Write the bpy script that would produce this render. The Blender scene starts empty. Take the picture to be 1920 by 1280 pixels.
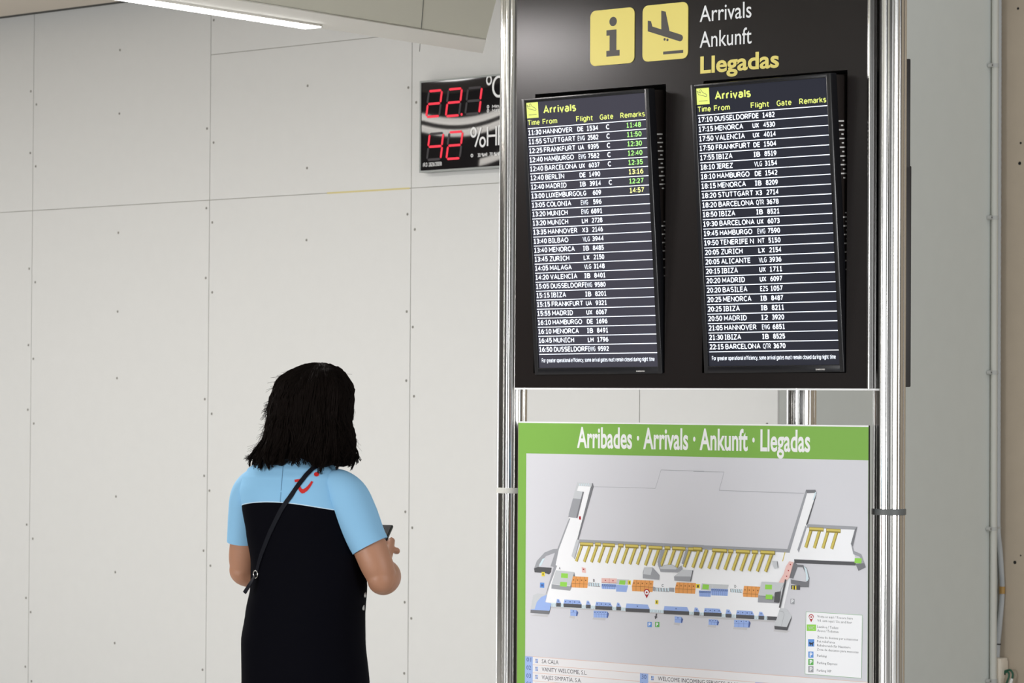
import bpy, bmesh, math, random
from mathutils import Vector, Matrix, noise
from mathutils.bvhtree import BVHTree
random.seed(7)
C = bpy.context.scene.collection
PI = math.pi
sc = bpy.context.scene

# ------------------------------------------------------------------ camera
FPX, PITCH, ROLL, CAMH = 5600.0, 0.0202, -0.0063, 1.55
cp, sp_, cr, sr = math.cos(PITCH), math.sin(PITCH), math.cos(ROLL), math.sin(ROLL)
CR = Vector((cr, sr * sp_, -sr * cp))          # right
CU = Vector((sr, -cr * sp_, cr * cp))          # up
CF = Vector((0, cp, sp_))                      # forward
cam_d = bpy.data.cameras.new('camera')
cam_d.sensor_fit = 'HORIZONTAL'; cam_d.sensor_width = 36.0; cam_d.lens = FPX / 1920 * 36.0
cam_d.clip_end = 200
cam_d.dof.use_dof = True; cam_d.dof.focus_distance = 9.4; cam_d.dof.aperture_fstop = 9.5
cam = bpy.data.objects.new('camera', cam_d); C.objects.link(cam)
EYE = Vector((0, 0, CAMH))
cam.matrix_world = Matrix(((CR.x, CU.x, -CF.x, 0), (CR.y, CU.y, -CF.y, 0), (CR.z, CU.z, -CF.z, CAMH), (0, 0, 0, 1)))
sc.camera = cam

# ------------------------------------------------------------------ world, lights, exposure
sc.view_settings.view_transform = 'Standard'; sc.view_settings.look = 'None'
sc.view_settings.exposure = 0.5; sc.view_settings.gamma = 1.0
W = bpy.data.worlds.new('overcast'); sc.world = W; W.use_nodes = True
bg = W.node_tree.nodes['Background']
bg.inputs['Color'].default_value = (0.97, 0.985, 1.0, 1); bg.inputs['Strength'].default_value = 0.40

ceil_z0 = 3.45                                              # underside of the ceiling along the white wall
def area(name, loc, target, sx, sy, power, col=(1, 1, 1)):
    d = bpy.data.lights.new(name, 'AREA'); d.shape = 'RECTANGLE'; d.size = sx; d.size_y = sy
    d.energy = power; d.color = col
    o = bpy.data.objects.new(name, d); C.objects.link(o); o.location = loc
    o.rotation_euler = (Vector(target) - Vector(loc)).to_track_quat('-Z', 'Y').to_euler()
    return o
area('fill_left', (-7.6, 0.6, 1.5), (-1.2, 12.5, 0.8), 4.2, 2.2, 400, (0.98, 0.99, 1.0))  # added fill standing in for daylight, brightens the lower wall
wash = area('fill_wall_strip', (-4.1, 12.55, ceil_z0 - 0.02), (-4.1, 12.55, 0.0), 8.0, 0.3, 125, (1.0, 0.99, 0.97)); wash.rotation_euler = (0, 0, -0.73)  # added ceiling strip, makes the white wall brighter lower down
area('fill_right', (5.2, 3.2, 2.0), (1.8, 12.3, 1.5), 2.4, 2.6, 125, (0.97, 0.99, 1.0))  # added fill from the right to lift the grey wall

# ------------------------------------------------------------------ helpers
MATS = {}
def mat(name, col, rough=0.5, metal=0.0, emit=0.0, ecol=None, bump=0.0, bscale=80.0, var=0.0, spec=0.5, coat=0.0):
    m = bpy.data.materials.new(name); m.use_nodes = True
    nt = m.node_tree; b = nt.nodes['Principled BSDF']
    b.inputs['Base Color'].default_value = (*col, 1); b.inputs['Roughness'].default_value = rough
    b.inputs['Metallic'].default_value = metal; b.inputs['Specular IOR Level'].default_value = spec
    b.inputs['Coat Weight'].default_value = coat
    if emit:
        b.inputs['Emission Color'].default_value = (*(ecol or col), 1); b.inputs['Emission Strength'].default_value = emit
    if bump or var:
        tc = nt.nodes.new('ShaderNodeTexCoord'); nz = nt.nodes.new('ShaderNodeTexNoise')
        nz.inputs['Scale'].default_value = bscale; nz.inputs['Detail'].default_value = 4
        nt.links.new(tc.outputs['Object'], nz.inputs['Vector'])
        if bump:
            bp_ = nt.nodes.new('ShaderNodeBump'); bp_.inputs['Strength'].default_value = bump; bp_.inputs['Distance'].default_value = 0.002
            nt.links.new(nz.outputs['Fac'], bp_.inputs['Height']); nt.links.new(bp_.outputs['Normal'], b.inputs['Normal'])
        if var:
            n2 = nt.nodes.new('ShaderNodeTexNoise'); n2.inputs['Scale'].default_value = bscale * 0.05 + 0.7; n2.inputs['Detail'].default_value = 5
            nt.links.new(tc.outputs['Object'], n2.inputs['Vector'])
            mx = nt.nodes.new('ShaderNodeMix'); mx.data_type = 'RGBA'
            mx.inputs['A'].default_value = (*[c * (1 - var) for c in col], 1); mx.inputs['B'].default_value = (*[min(1, c * (1 + var)) for c in col], 1)
            nt.links.new(n2.outputs['Fac'], mx.inputs['Factor']); nt.links.new(mx.outputs['Result'], b.inputs['Base Color'])
    MATS[name] = m
    return m
def srgb(r, g, b):
    f = lambda c: (c / 255 / 12.92) if c / 255 <= 0.04045 else ((c / 255 + 0.055) / 1.055) ** 2.4
    return (f(r), f(g), f(b))

class MB:
    """collects shapes into one mesh"""
    def __init__(s): s.v = []; s.f = []; s.m = []; s.mats = []
    def mi(s, m):
        if m not in s.mats: s.mats.append(m)
        return s.mats.index(m)
    def add(s, vs, fs, m):
        o = len(s.v); k = s.mi(m); s.v += [tuple(p) for p in vs]
        for f in fs: s.f.append(tuple(i + o for i in f)); s.m.append(k)
        return s
    def box(s, x0, x1, y0, y1, z0, z1, m, M=None):
        vs = [Vector(p) for p in ((x0, y0, z0), (x1, y0, z0), (x1, y1, z0), (x0, y1, z0), (x0, y0, z1), (x1, y0, z1), (x1, y1, z1), (x0, y1, z1))]
        if M: vs = [M @ p for p in vs]
        return s.add(vs, [(0, 3, 2, 1), (4, 5, 6, 7), (0, 1, 5, 4), (1, 2, 6, 5), (2, 3, 7, 6), (3, 0, 4, 7)], m)
    def bbox(s, x0, x1, y0, y1, z0, z1, m, c=0.003):   # box with chamfered vertical and front edges
        bm = bmesh.new(); bmesh.ops.create_cube(bm, size=1)
        for v in bm.verts: v.co = Vector(((x0 + x1) / 2 + v.co.x * (x1 - x0), (y0 + y1) / 2 + v.co.y * (y1 - y0), (z0 + z1) / 2 + v.co.z * (z1 - z0)))
        bmesh.ops.bevel(bm, geom=bm.edges[:], offset=c, segments=2, affect='EDGES', profile=0.6)
        bm.verts.index_update()
        s.add([v.co.copy() for v in bm.verts], [[v.index for v in f.verts] for f in bm.faces], m); bm.free(); return s
    def prism(s, pts, y0, y1, m):                       # outline in x,z extruded from y0 (front) to y1
        n = len(pts)
        vs = [(x, y0, z) for x, z in pts] + [(x, y1, z) for x, z in pts]
        return s.add(vs, [tuple(range(n)), tuple(range(2 * n - 1, n - 1, -1))] + [(i, i + n, (i + 1) % n + n, (i + 1) % n) for i in range(n)], m)
    def flat(s, pts, m, y=0.0):
        return s.add([(p[0], y, p[1]) for p in pts], [tuple(range(len(pts)))], m)
    def loft(s, rings, m, cap=True):
        n = len(rings[0]); vs = [p for r in rings for p in r]; fs = []
        for k in range(len(rings) - 1):
            for i in range(n):
                j = (i + 1) % n; fs.append((k * n + i, k * n + j, (k + 1) * n + j, (k + 1) * n + i))
        if cap: fs += [tuple(range(n - 1, -1, -1)), tuple(range((len(rings) - 1) * n, len(rings) * n))]
        return s.add(vs, fs, m)
    def tube(s, path, rad, m, n=12, cap=True, flat=1.0, up=None):
        P = [Vector(p) for p in path]; R = rad if isinstance(rad, (list, tuple)) else [rad] * len(P)
        rings = []; ref = Vector(up) if up else None
        for i, p in enumerate(P):
            d = (P[min(i + 1, len(P) - 1)] - P[max(i - 1, 0)]).normalized()
            if ref is None: ref = Vector((0, 0, 1)) if abs(d.z) < 0.9 else Vector((0, 1, 0))
            a = (ref - d * ref.dot(d)).normalized(); b = d.cross(a); ref = a if not up else Vector(up)
            rings.append([p + (a * math.cos(2 * PI * k / n) * flat + b * math.sin(2 * PI * k / n)) * R[i] for k in range(n)])
        return s.loft(rings, m, cap)
    def build(s, name, parent=None, smooth=None):
        me = bpy.data.meshes.new(name); me.from_pydata(s.v, [], s.f)
        for m in s.mats: me.materials.append(m)
        me.polygons.foreach_set('material_index', s.m); me.update()
        if smooth:
            me.polygons.foreach_set('use_smooth', [True] * len(me.polygons)); me.set_sharp_from_angle(angle=math.radians(smooth))
        o = bpy.data.objects.new(name, me); C.objects.link(o)
        if parent: o.parent = parent
        return o
def tag(o, label=None, cat=None, group=None, kind=None):
    if label: o['label'] = label
    if cat: o['category'] = cat
    if group: o['group'] = group
    if kind: o['kind'] = kind
    return o
def empty(name, loc=(0, 0, 0), rz=0.0, M=None):
    o = bpy.data.objects.new(name, None); o.empty_display_size = 0.1; C.objects.link(o)
    if M: o.matrix_world = M
    else: o.location = loc; o.rotation_euler = (0, 0, rz)
    return o

TXT = {}
def glyphs(body, bold=0.0, res=2):
    k = (body, bold, res)
    if k not in TXT:
        c = bpy.data.curves.new('t', 'FONT'); c.body = body; c.size = 1; c.offset = bold; c.resolution_u = res
        o = bpy.data.objects.new('t', c); C.objects.link(o)
        me = bpy.data.meshes.new_from_object(o.evaluated_get(bpy.context.evaluated_depsgraph_get()))
        vs = [(v.co.x, v.co.y) for v in me.vertices]; fs = [tuple(p.vertices) for p in me.polygons]
        bpy.data.objects.remove(o); bpy.data.curves.remove(c); bpy.data.meshes.remove(me)
        TXT[k] = (vs, fs)
    return TXT[k]
CAP = 0.69
def text(mb, body, x0, x1, z, cap, m, y=0.0, bold=0.0, fn=None, res=2, ref=None):
    """writing whose baseline runs from (x0, z) to x1 with capital height cap; fn maps (x, z) to a point"""
    vs, fs = glyphs(body, bold, res)
    if not vs: return
    lo = min(v[0] for v in vs); hi = max(v[0] for v in vs)
    if x1 is None: sx = ref
    else: sx = (x1 - x0) / (hi - lo)
    sz = cap / CAP
    pts = [(x0 + (a - lo) * sx, z + b * sz) for a, b in vs]
    mb.add([fn(*p) if fn else (p[0], y, p[1]) for p in pts], fs, m)

# a drawn sans alphabet for the screens: centre lines in units of the capital height
def EA(cx, cy, rx, ry, a0, a1, n=10):
    return [(cx + rx * math.cos(math.radians(a0 + (a1 - a0) * k / n)), cy + ry * math.sin(math.radians(a0 + (a1 - a0) * k / n))) for k in range(n + 1)]
STEM = [(0, 0), (0, 1)]; X_ = 0.74
def arch(x0, x1): r = (x1 - x0) / 2; return [(x0, X_ - .22)] + EA(x0 + r, X_ - .26, r, .26, 180, 0, 8) + [(x1, 0)]
BOW = lambda cx: EA(cx, X_ / 2, .24, X_ / 2, 0, 360, 16)
SF = {
 'A': [[(0, 0), (.34, 1), (.68, 0)], [(.13, .33), (.55, .33)]], 'B': [STEM, [(0, 1)] + EA(.28, .77, .24, .23, 90, -90) + [(0, .54)], [(0, .54)] + EA(.31, .27, .27, .27, 90, -90) + [(0, 0)]],
 'C': [EA(.36, .5, .36, .5, 48, 312, 14)], 'D': [STEM, [(0, 1)] + EA(.24, .5, .38, .5, 90, -90) + [(0, 0)]], 'E': [[(.5, 1), (0, 1), (0, 0), (.5, 0)], [(0, .52), (.46, .52)]],
 'F': [[(.5, 1), (0, 1), (0, 0)], [(0, .52), (.46, .52)]], 'G': [EA(.36, .5, .36, .5, 48, 312, 14) + [(.64, .46), (.4, .46)]], 'H': [STEM, [(.6, 0), (.6, 1)], [(0, .52), (.6, .52)]],
 'I': [[(.17, 0), (.17, 1)], [(0, 1), (.34, 1)], [(0, 0), (.34, 0)]], 'J': [[(.04, 1), (.34, 1)] + EA(.12, .24, .22, .24, 0, -110, 7)], 'K': [STEM, [(.58, 1), (0, .42)], [(.2, .6), (.62, 0)]],
 'L': [[(0, 1), (0, 0), (.46, 0)]], 'M': [[(0, 0), (0, 1), (.37, .3), (.74, 1), (.74, 0)]], 'N': [[(0, 0), (0, 1), (.68, 0), (.68, 1)]], 'O': [EA(.38, .5, .38, .5, 0, 360, 20)],
 'P': [STEM, [(0, 1)] + EA(.28, .72, .26, .28, 90, -90) + [(0, .44)]], 'Q': [EA(.38, .5, .38, .5, 0, 360, 20), [(.42, .2), (.7, -.16)]], 'R': [STEM, [(0, 1)] + EA(.28, .73, .26, .27, 90, -90) + [(0, .46)], [(.26, .46), (.62, 0)]],
 'S': [EA(.28, .755, .27, .245, 35, 255, 9) + EA(.28, .265, .28, .265, 80, -145, 10)], 'T': [[(0, 1), (.62, 1)], [(.31, 1), (.31, 0)]], 'U': [[(0, 1)] + EA(.3, .32, .3, .32, 180, 360) + [(.6, 1)]],
 'V': [[(0, 1), (.33, 0), (.66, 1)]], 'W': [[(0, 1), (.24, 0), (.48, 1), (.72, 0), (.96, 1)]], 'X': [[(0, 0), (.62, 1)], [(0, 1), (.62, 0)]], 'Y': [[(0, 1), (.3, .48), (.6, 1)], [(.3, .48), (.3, 0)]], 'Z': [[(0, 1), (.58, 1), (0, 0), (.58, 0)]],
 '0': [EA(.27, .5, .27, .5, 0, 360, 18)], '1': [[(.06, .84), (.28, 1), (.28, 0)], [(.04, 0), (.52, 0)]], '2': [EA(.25, .72, .26, .28, 155, -30, 9) + [(0, 0), (.53, 0)]], '3': [EA(.23, .76, .26, .24, 140, -90, 8) + [(.14, .52)], [(.14, .52)] + EA(.23, .26, .29, .26, 90, -140, 9)],
 '4': [[(.41, 0), (.41, 1), (0, .3), (.56, .3)]], '5': [[(.5, 1), (.07, 1), (.07, .55)] + EA(.23, .31, .29, .31, 112, -140, 10)], '6': [EA(.27, .31, .27, .31, 0, 360, 14), EA(.5, .36, .5, .64, 178, 96, 8)], '7': [[(0, 1), (.53, 1), (.15, 0)]],
 '8': [EA(.27, .77, .23, .23, 0, 360, 14), EA(.27, .27, .27, .27, 0, 360, 14)], '9': [EA(.27, .69, .27, .31, 0, 360, 14), EA(.04, .64, .5, .64, -2, -84, 8)], ':': [[(.05, .58), (.05, .72)], [(.05, .0), (.05, .14)]], '.': [[(.05, 0), (.05, .12)]], ',': [[(.08, .1), (.0, -.16)]],
 'a': [EA(.22, X_ * .29, .22, X_ * .29, 0, 360, 12), [(.46, 0)] + EA(.24, X_ - .24, .22, .24, 0, 150, 8)], 'c': [EA(.24, X_ / 2, .24, X_ / 2, 45, 315, 12)], 'd': [BOW(.24), [(.5, 0), (.5, 1)]], 'e': [[(.02, X_ * .5), (.48, X_ * .5)] + EA(.25, X_ / 2, .24, X_ / 2, 10, 318, 14)],
 'f': [[(.38, .98)] + EA(.32, .78, .18, .2, 100, 180, 5) + [(.14, 0)], [(0, X_), (.36, X_)]], 'g': [BOW(.24), [(.5, X_)] + EA(.25, -.06, .25, .2, 0, -150, 8)], 'h': [STEM, arch(0, .44)], 'i': [[(.05, 0), (.05, X_)], [(.05, .9), (.05, 1.02)]], 'k': [STEM, [(.4, X_), (0, .3)], [(.15, .44), (.44, 0)]],
 'l': [[(.05, 0), (.05, 1)]], 'm': [[(0, 0), (0, X_)], arch(0, .36), arch(.36, .72)], 'n': [[(0, 0), (0, X_)], arch(0, .44)], 'o': [BOW(.24)], 'p': [[(0, -.25), (0, X_)], BOW(.25)], 'r': [[(0, 0), (0, X_)], [(0, X_ - .25)] + EA(.26, X_ - .28, .24, .27, 170, 85, 6)],
 's': [EA(.2, X_ * .755, .2, X_ * .245, 35, 255, 8) + EA(.2, X_ * .265, .21, X_ * .265, 80, -145, 9)], 't': [[(.14, .95)] + EA(.3, .16, .16, .16, 180, 280, 5), [(0, X_), (.36, X_)]], 'u': [[(0, X_)] + EA(.22, .26, .22, .26, 180, 360, 8) + [(.44, X_)], [(.44, .3), (.44, 0)]],
 'v': [[(0, X_), (.24, 0), (.48, X_)]], 'y': [[(0, X_), (.24, 0)], [(.48, X_), (.2, -.14), (.06, -.24)]], 'x': [[(0, 0), (.44, X_)], [(0, X_), (.44, 0)]],
 'º': [EA(.2, .78, .19, .22, 0, 360, 16)], '%': [EA(.18, .77, .18, .23, 0, 360, 14), EA(.82, .23, .18, .23, 0, 360, 14), [(.3, 0), (.72, 1)]], '/': [[(0, -.1), (.36, 1.05)]], '(': [EA(.5, .45, .5, .62, 128, 232, 8)], ')': [EA(-.3, .45, .5, .62, 52, -52, 8)]}
def stroke(pts, h):
    n = len(pts); closed = n > 3 and math.hypot(pts[0][0] - pts[-1][0], pts[0][1] - pts[-1][1]) < 1e-4
    P_ = [Vector(p) for p in pts]; L_, R2 = [], []
    for i in range(n):
        a = P_[i - 1] if i else (P_[-2] if closed else None); b_ = P_[i + 1] if i < n - 1 else (P_[1] if closed else None)
        d1 = (P_[i] - a).normalized() if a is not None else None; d2 = (b_ - P_[i]).normalized() if b_ is not None else None
        if d1 is None: d1 = d2
        if d2 is None: d2 = d1
        n1 = Vector((-d1.y, d1.x)); n2_ = Vector((-d2.y, d2.x)); m_ = n1 + n2_
        m_ = n1 if m_.length < 1e-3 else m_.normalized()
        k = h / max(0.55, m_.dot(n1))
        L_.append(P_[i] + m_ * k); R2.append(P_[i] - m_ * k)
    return [tuple(p) for p in L_] + [tuple(p) for p in R2], [(i, i + 1, n + i + 1, n + i) for i in range(n - 1)]
def drawn(body, wt, gap=0.075):
    key = (body, wt, 'drawn')
    if key in TXT: return TXT[key]
    vs, fs = [], []; x = 0.0; h = wt / 2
    for ch in body:
        if ch == ' ': x += 0.36; continue
        gl = SF[ch]; w_ = max(p[0] for s_ in gl for p in s_)
        for s_ in gl:
            q = [(x + h + px_, h + pz * (1 - wt)) for px_, pz in s_]
            v_, f_ = stroke(q, h); o_ = len(vs); vs += v_; fs += [tuple(i + o_ for i in f) for f in f_]
        x += w_ + wt + gap
    TXT[key] = (vs, fs); return TXT[key]
def dtext(mb, body, x0, x1, z, cap, m, y=0.0, wt=0.18):
    vs, fs = drawn(body, wt)
    lo = min(v_[0] for v_ in vs); hi = max(v_[0] for v_ in vs); k = (x1 - x0) / (hi - lo)
    mb.add([(x0 + (a - lo) * k, y, z + b_ * cap) for a, b_ in vs], fs, m)

def raydir(px, py): return (CF * FPX + CR * (px - 960) - CU * (py - 640)).normalized()
def at(px, py, Y):                                  # the point at depth Y on a line of sight
    d = raydir(px, py); return EYE + d * (Y / d.y)
def on_plane(px, py, o, n):
    d = raydir(px, py); return EYE + d * ((o - EYE).dot(n) / d.dot(n))

# ------------------------------------------------------------------ materials
white_board = mat('white_wallboard', srgb(210, 210, 208), 0.75, bump=0.08, bscale=300, var=0.02)
seam_m = mat('seam_filler', srgb(168, 166, 160), 0.9)
seam_y = mat('yellowed_seam', srgb(204, 192, 140), 0.9)
screw_m = mat('screw_head', srgb(124, 122, 116), 0.6)
grey_panel = mat('grey_cladding', srgb(218, 222, 218), 0.6, var=0.03, bump=0.05, bscale=200)
beige = mat('beige_concrete', srgb(186, 172, 153), 0.85, bump=0.3, bscale=220, var=0.06)
hole_m = mat('drilled_hole', (0.01, 0.01, 0.01), 0.9)
ceil_m = mat('ceiling_plaster', srgb(205, 196, 184), 0.85)
gap_m = mat('shadow_gap', (0.06, 0.06, 0.055), 0.9)
soffit_m = mat('soffit_panel', srgb(198, 197, 183), 0.7)
soffit_t = mat('soffit_trim', srgb(228, 226, 220), 0.5)
floor_m = mat('terrazzo_floor', srgb(186, 184, 180), 0.3, var=0.08, bscale=40)
dark_hall = mat('unseen_hall_dark', srgb(70, 66, 60), 0.7)  # for dark surfaces added out of view for reflections
alu = mat('polished_aluminium', (0.86, 0.85, 0.83), 0.13, 1.0)
slot_m = mat('slot_darker_metal', (0.55, 0.54, 0.52), 0.3, 1.0)  # slot faces take a darker metal than the rest of the pole
alu_s = mat('satin_aluminium', (0.72, 0.73, 0.73), 0.3, 1.0)
steel_band = mat('clamp_band', srgb(98, 101, 100), 0.5, 0.0)
clear_band = mat('pale_clamp_band', srgb(205, 205, 198), 0.45)
anthra = mat('anthracite_sheet', srgb(26, 21, 20), 0.26, bump=0.0, spec=0.5)
black_in = mat('recess_black', (0.012, 0.011, 0.010), 0.6)
black_pl = mat('black_plastic', (0.010, 0.010, 0.012), 0.25)
brown_pl = mat('dark_brown_casing', srgb(38, 32, 30), 0.45, spec=0.3)
vent_m = mat('vent_slot', srgb(235, 232, 228), 0.6)
sign_y = mat('sign_yellow', srgb(238, 221, 122), 0.45)
sign_w = mat('sign_white', srgb(240, 240, 240), 0.45)
sign_d = mat('sign_dark', srgb(78, 74, 72), 0.45)
lcd = mat('lcd_background', (0.01, 0.01, 0.012), 0.15, spec=0.3, emit=0.5, ecol=srgb(50, 52, 63))
lcd_h = mat('lcd_background_haze_glow', (0.01, 0.01, 0.012), 0.15, spec=0.3, emit=0.95, ecol=srgb(58, 57, 66))  # brighter emission stands in for reflected haze on the left screen
lcd_w = mat('lcd_white', (0.01, 0.01, 0.01), 0.4, emit=1.2, ecol=srgb(236, 243, 255))
lcd_y = mat('lcd_yellow', (0.01, 0.01, 0.01), 0.4, emit=0.80, ecol=srgb(226, 236, 118))
lcd_g = mat('lcd_green', (0.01, 0.01, 0.01), 0.4, emit=0.85, ecol=srgb(172, 246, 130))
lcd_py = mat('lcd_pale_yellow', (0.01, 0.01, 0.01), 0.4, emit=0.95, ecol=srgb(246, 250, 150))
lcd_dk = mat('lcd_dark', (0.01, 0.01, 0.01), 0.4, emit=0.95, ecol=srgb(92, 96, 70))

# ------------------------------------------------------------------ the setting
TW = 0.73                                                   # how far the white wall turns from the view
UW = Vector((math.cos(TW), -math.sin(TW), 0)); BW = Vector((math.sin(TW), math.cos(TW), 0))
WO = Vector((0, 13.0, 0))
def wl(px, py, e=0.0):                                      # line of sight -> (along, height) on the white wall
    P = on_plane(px, py, WO + BW * e, BW) - WO
    return P.dot(UW), P.z
MW = Matrix(((UW.x, BW.x, 0, WO.x), (UW.y, BW.y, 0, WO.y), (0, 0, 1, 0), (0, 0, 0, 1)))
corner_u = wl(1458, 760)[0]
CEIL = wl(500, 0)[1] + 0.0
ceil_z = (wl(0, 40)[1] + wl(235, 9)[1]) / 2

w = MB()
xs = [wl(60, 500)[0], wl(392, 500)[0], wl(770, 500)[0]]
step = (xs[2] - xs[0]) / 2
bounds = [xs[0] - 3 * step, xs[0] - 2 * step, xs[0] - step, xs[0], xs[1], xs[2], xs[2] + step, corner_u]
h1 = wl(395, 375)[1]; h2 = wl(395, 103)[1]
G = 0.0022
for i in range(len(bounds) - 1):
    a, b = bounds[i], bounds[i + 1]
    cuts = [0.0, h1] + ([h2] if i == 4 else []) + [ceil_z + 0.02]
    for z0, z1 in zip(cuts, cuts[1:]):
        w.box(a + G, b - (G if i < len(bounds) - 2 else 0), 0, 0.013, z0 + G * 0.8, z1 - G * 0.8, white_board)
w.box(bounds[0], corner_u - 0.002, 0.0042, 0.06, 0, ceil_z + 0.02, seam_m)
w.box(bounds[4] + 0.6 * step, bounds[5] - 0.01, -0.0003, 0.004, h1 - 0.004, h1 + 0.004, seam_y)
def disc(mb, x, z, r, m, y, n=10): mb.flat([(x + r * math.cos(2 * PI * k / n), z + r * math.sin(2 * PI * k / n)) for k in range(n)], m, y)
for k, xb in enumerate(bounds[2:7]):
    z = 0.12 + 0.07 * k
    while z < ceil_z:
        disc(w, xb - 0.022, z, 0.0065, screw_m, -0.0006); disc(w, xb + 0.022 + 0.006 * math.sin(z * 9), z - 0.07, 0.0065, screw_m, -0.0006)
        disc(w, xb + step * 0.5, z + 0.16, 0.0065, screw_m, -0.0006)
        z += 0.45 + 0.14 * math.sin(k * 3 + z * 5)
wb = w.build('wall_back'); wb.matrix_world = MW; tag(wb, 'white wallboard wall with narrow seams and screw heads', kind='structure')

# grey recess wall running away from the white wall's corner, then the beige concrete wall
Q0 = WO + UW * corner_u
dq = raydir(1874, 700)
den = BW.x * dq.y - BW.y * dq.x
tq = -((Q0.x) * dq.y - (Q0.y) * dq.x) / den
Q1 = Q0 + BW * tq
MG = Matrix(((BW.x, -UW.x, 0, Q0.x), (BW.y, -UW.y, 0, Q0.y), (0, 0, 1, 0), (0, 0, 0, 1)))   # local x away, local y into the wall
g = MB(); g.box(0.06, tq + 0.1, 0.0, 0.06, 0, 4.2, grey_panel); g.box(0.0135, 0.06, 0.0, 0.0605, 0, 4.2, grey_panel)
gw = g.build('wall_right'); gw.matrix_world = MG; tag(gw, 'plain grey cladding of the recess beyond the white wall', kind='structure')
MBG = Matrix(((UW.x, BW.x, 0, Q1.x), (UW.y, BW.y, 0, Q1.y), (0, 0, 1, 0), (0, 0, 0, 1)))
def bl(px, py):
    P = on_plane(px, py, Q1, BW) - Q1
    return P.dot(UW), P.z
b = MB(); b.box(0.0, 3.2, 0.0, 0.2, 0, 4.2, beige)
for px, py, r in ((1909, 16, .006), (1914, 268, .0055), (1912, 306, .008), (1903, 1054, .008), (1914, 1041, .004)):
    x, z = bl(px, py); disc(b, x, z, r, hole_m, -0.0008)
bw_ = b.build('wall_side'); bw_.matrix_world = MBG; tag(bw_, 'beige concrete wall with drilled holes', kind='structure')

fl = MB(); fl.box(-14, 9.6, -9, 24, -0.1, 0, floor_m); tag(fl.build('floor'), 'pale polished floor', kind='structure')
cl = MB(); cl.box(bounds[0], corner_u, -4.2, 0.0, ceil_z + 0.03, ceil_z + 0.12, ceil_m)
cl.box(bounds[0], corner_u, -0.14, 0.0, ceil_z + 0.012, ceil_z + 0.03, gap_m); cl.box(bounds[0], corner_u, -4.2, -0.11, ceil_z, ceil_z + 0.0299, ceil_m)
co = cl.build('ceiling'); co.matrix_world = MW; tag(co, 'tan plaster ceiling along the white wall', kind='structure')

# dropped soffit whose corner hangs in front of the wall
SZ = at(905, 99, 12.3).z
def so(px, py, dz=0.0): return on_plane(px, py, Vector((0, 0, SZ + dz)), Vector((0, 0, 1)))
pc = so(905, 100)
pe = so(640, 59); dfar = (pe - pc).normalized()             # far edge, running left and nearer
pr = so(931, 0); dr = (pr - pc).normalized()                # right edge, running to the viewer
pin = so(909 - 54, 64); 
A = pc; Bp = pc + dfar * 7.5; Cc = pc + dr * 4.6; Dd = Bp + dr * 4.6
s = MB()
def slab(mb, pts, z0, z1, m):
    n = len(pts); mb.add([(p.x, p.y, z0) for p in pts] + [(p.x, p.y, z1) for p in pts],
        [tuple(range(n)), tuple(range(2 * n - 1, n - 1, -1))] + [(i, (i + 1) % n, (i + 1) % n + n, i + n) for i in range(n)], m)
slab(s, [A, Cc, Dd, Bp], SZ + 0.006, SZ + 0.16, soffit_m)
tw = (so(640, 32) - pc); tw = (tw - dfar * tw.dot(dfar)); wtr = tw.length
nin = tw.normalized()
slab(s, [A, A + dr * (wtr / max(0.2, dr.dot(nin))), Bp + dr * (wtr / max(0.2, dr.dot(nin))), Bp], SZ, SZ + 0.005, soffit_t)
nr = (dfar - dr * dfar.dot(dr)).normalized()
slab(s, [A + nr * 0.26, A + nr * 0.262, Cc + nr * 0.262, Cc + nr * 0.26], SZ + 0.004, SZ + 0.0058, gap_m)
tag(s.build('trim_1'), 'dropped grey soffit panel with pale border trim', kind='structure')

# linear lamp along the soffit's far edge
la = so(598, 52); ta = (la - pc).dot(dfar)
lamp = empty('ceiling_light', tuple(pc + dfar * ta + Vector((0, 0, 0.0))))
led = mat('lamp_diffuser', (0.9, 0.9, 0.9), 0.4, emit=6.0, ecol=(1.0, 0.985, 0.96))
nn = Vector((-dfar.y, dfar.x, 0)); nn = nn if nn.dot(nin) > 0 else -nn
wl_ = 0.085
def strip(mb, t0, t1, o0, o1, z0, z1, m):
    q = [dfar * t0 + nn * o0, dfar * t1 + nn * o0, dfar * t1 + nn * o1, dfar * t0 + nn * o1]
    slab(mb, q, z0, z1, m)
hs = MB(); strip(hs, 0.07, 6.2, 0.0, wl_, -0.009, 0.03, soffit_t); hs.build('housing', lamp)
df = MB(); strip(df, 0.075, 6.18, 0.002, wl_ - 0.002, -0.013, -0.0092, led); df.build('diffuser', lamp)
tag(lamp, 'long white linear lamp glowing along the edge of the dropped soffit', 'lamp')

# added glowing panel, out of view, whose reflection makes the header's glow
dl_ = empty('added_glow_panel', (-1.6, 9.72, SZ)); tag(dl_, 'square glowing panel added under the dropped soffit to put a glow on the header', 'lamp')
q = MB(); q.box(-.29, .29, -.29, .29, -.006, .004, soffit_t); q.build('frame', dl_)
q = MB(); q.box(-.26, .26, -.26, .26, -.0095, -.0062, mat('added_glow_emitter', (0.9, 0.9, 0.9), 0.4, emit=34.0, ecol=(1.0, 0.95, 0.94))); q.build('diffuser', dl_)

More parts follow.
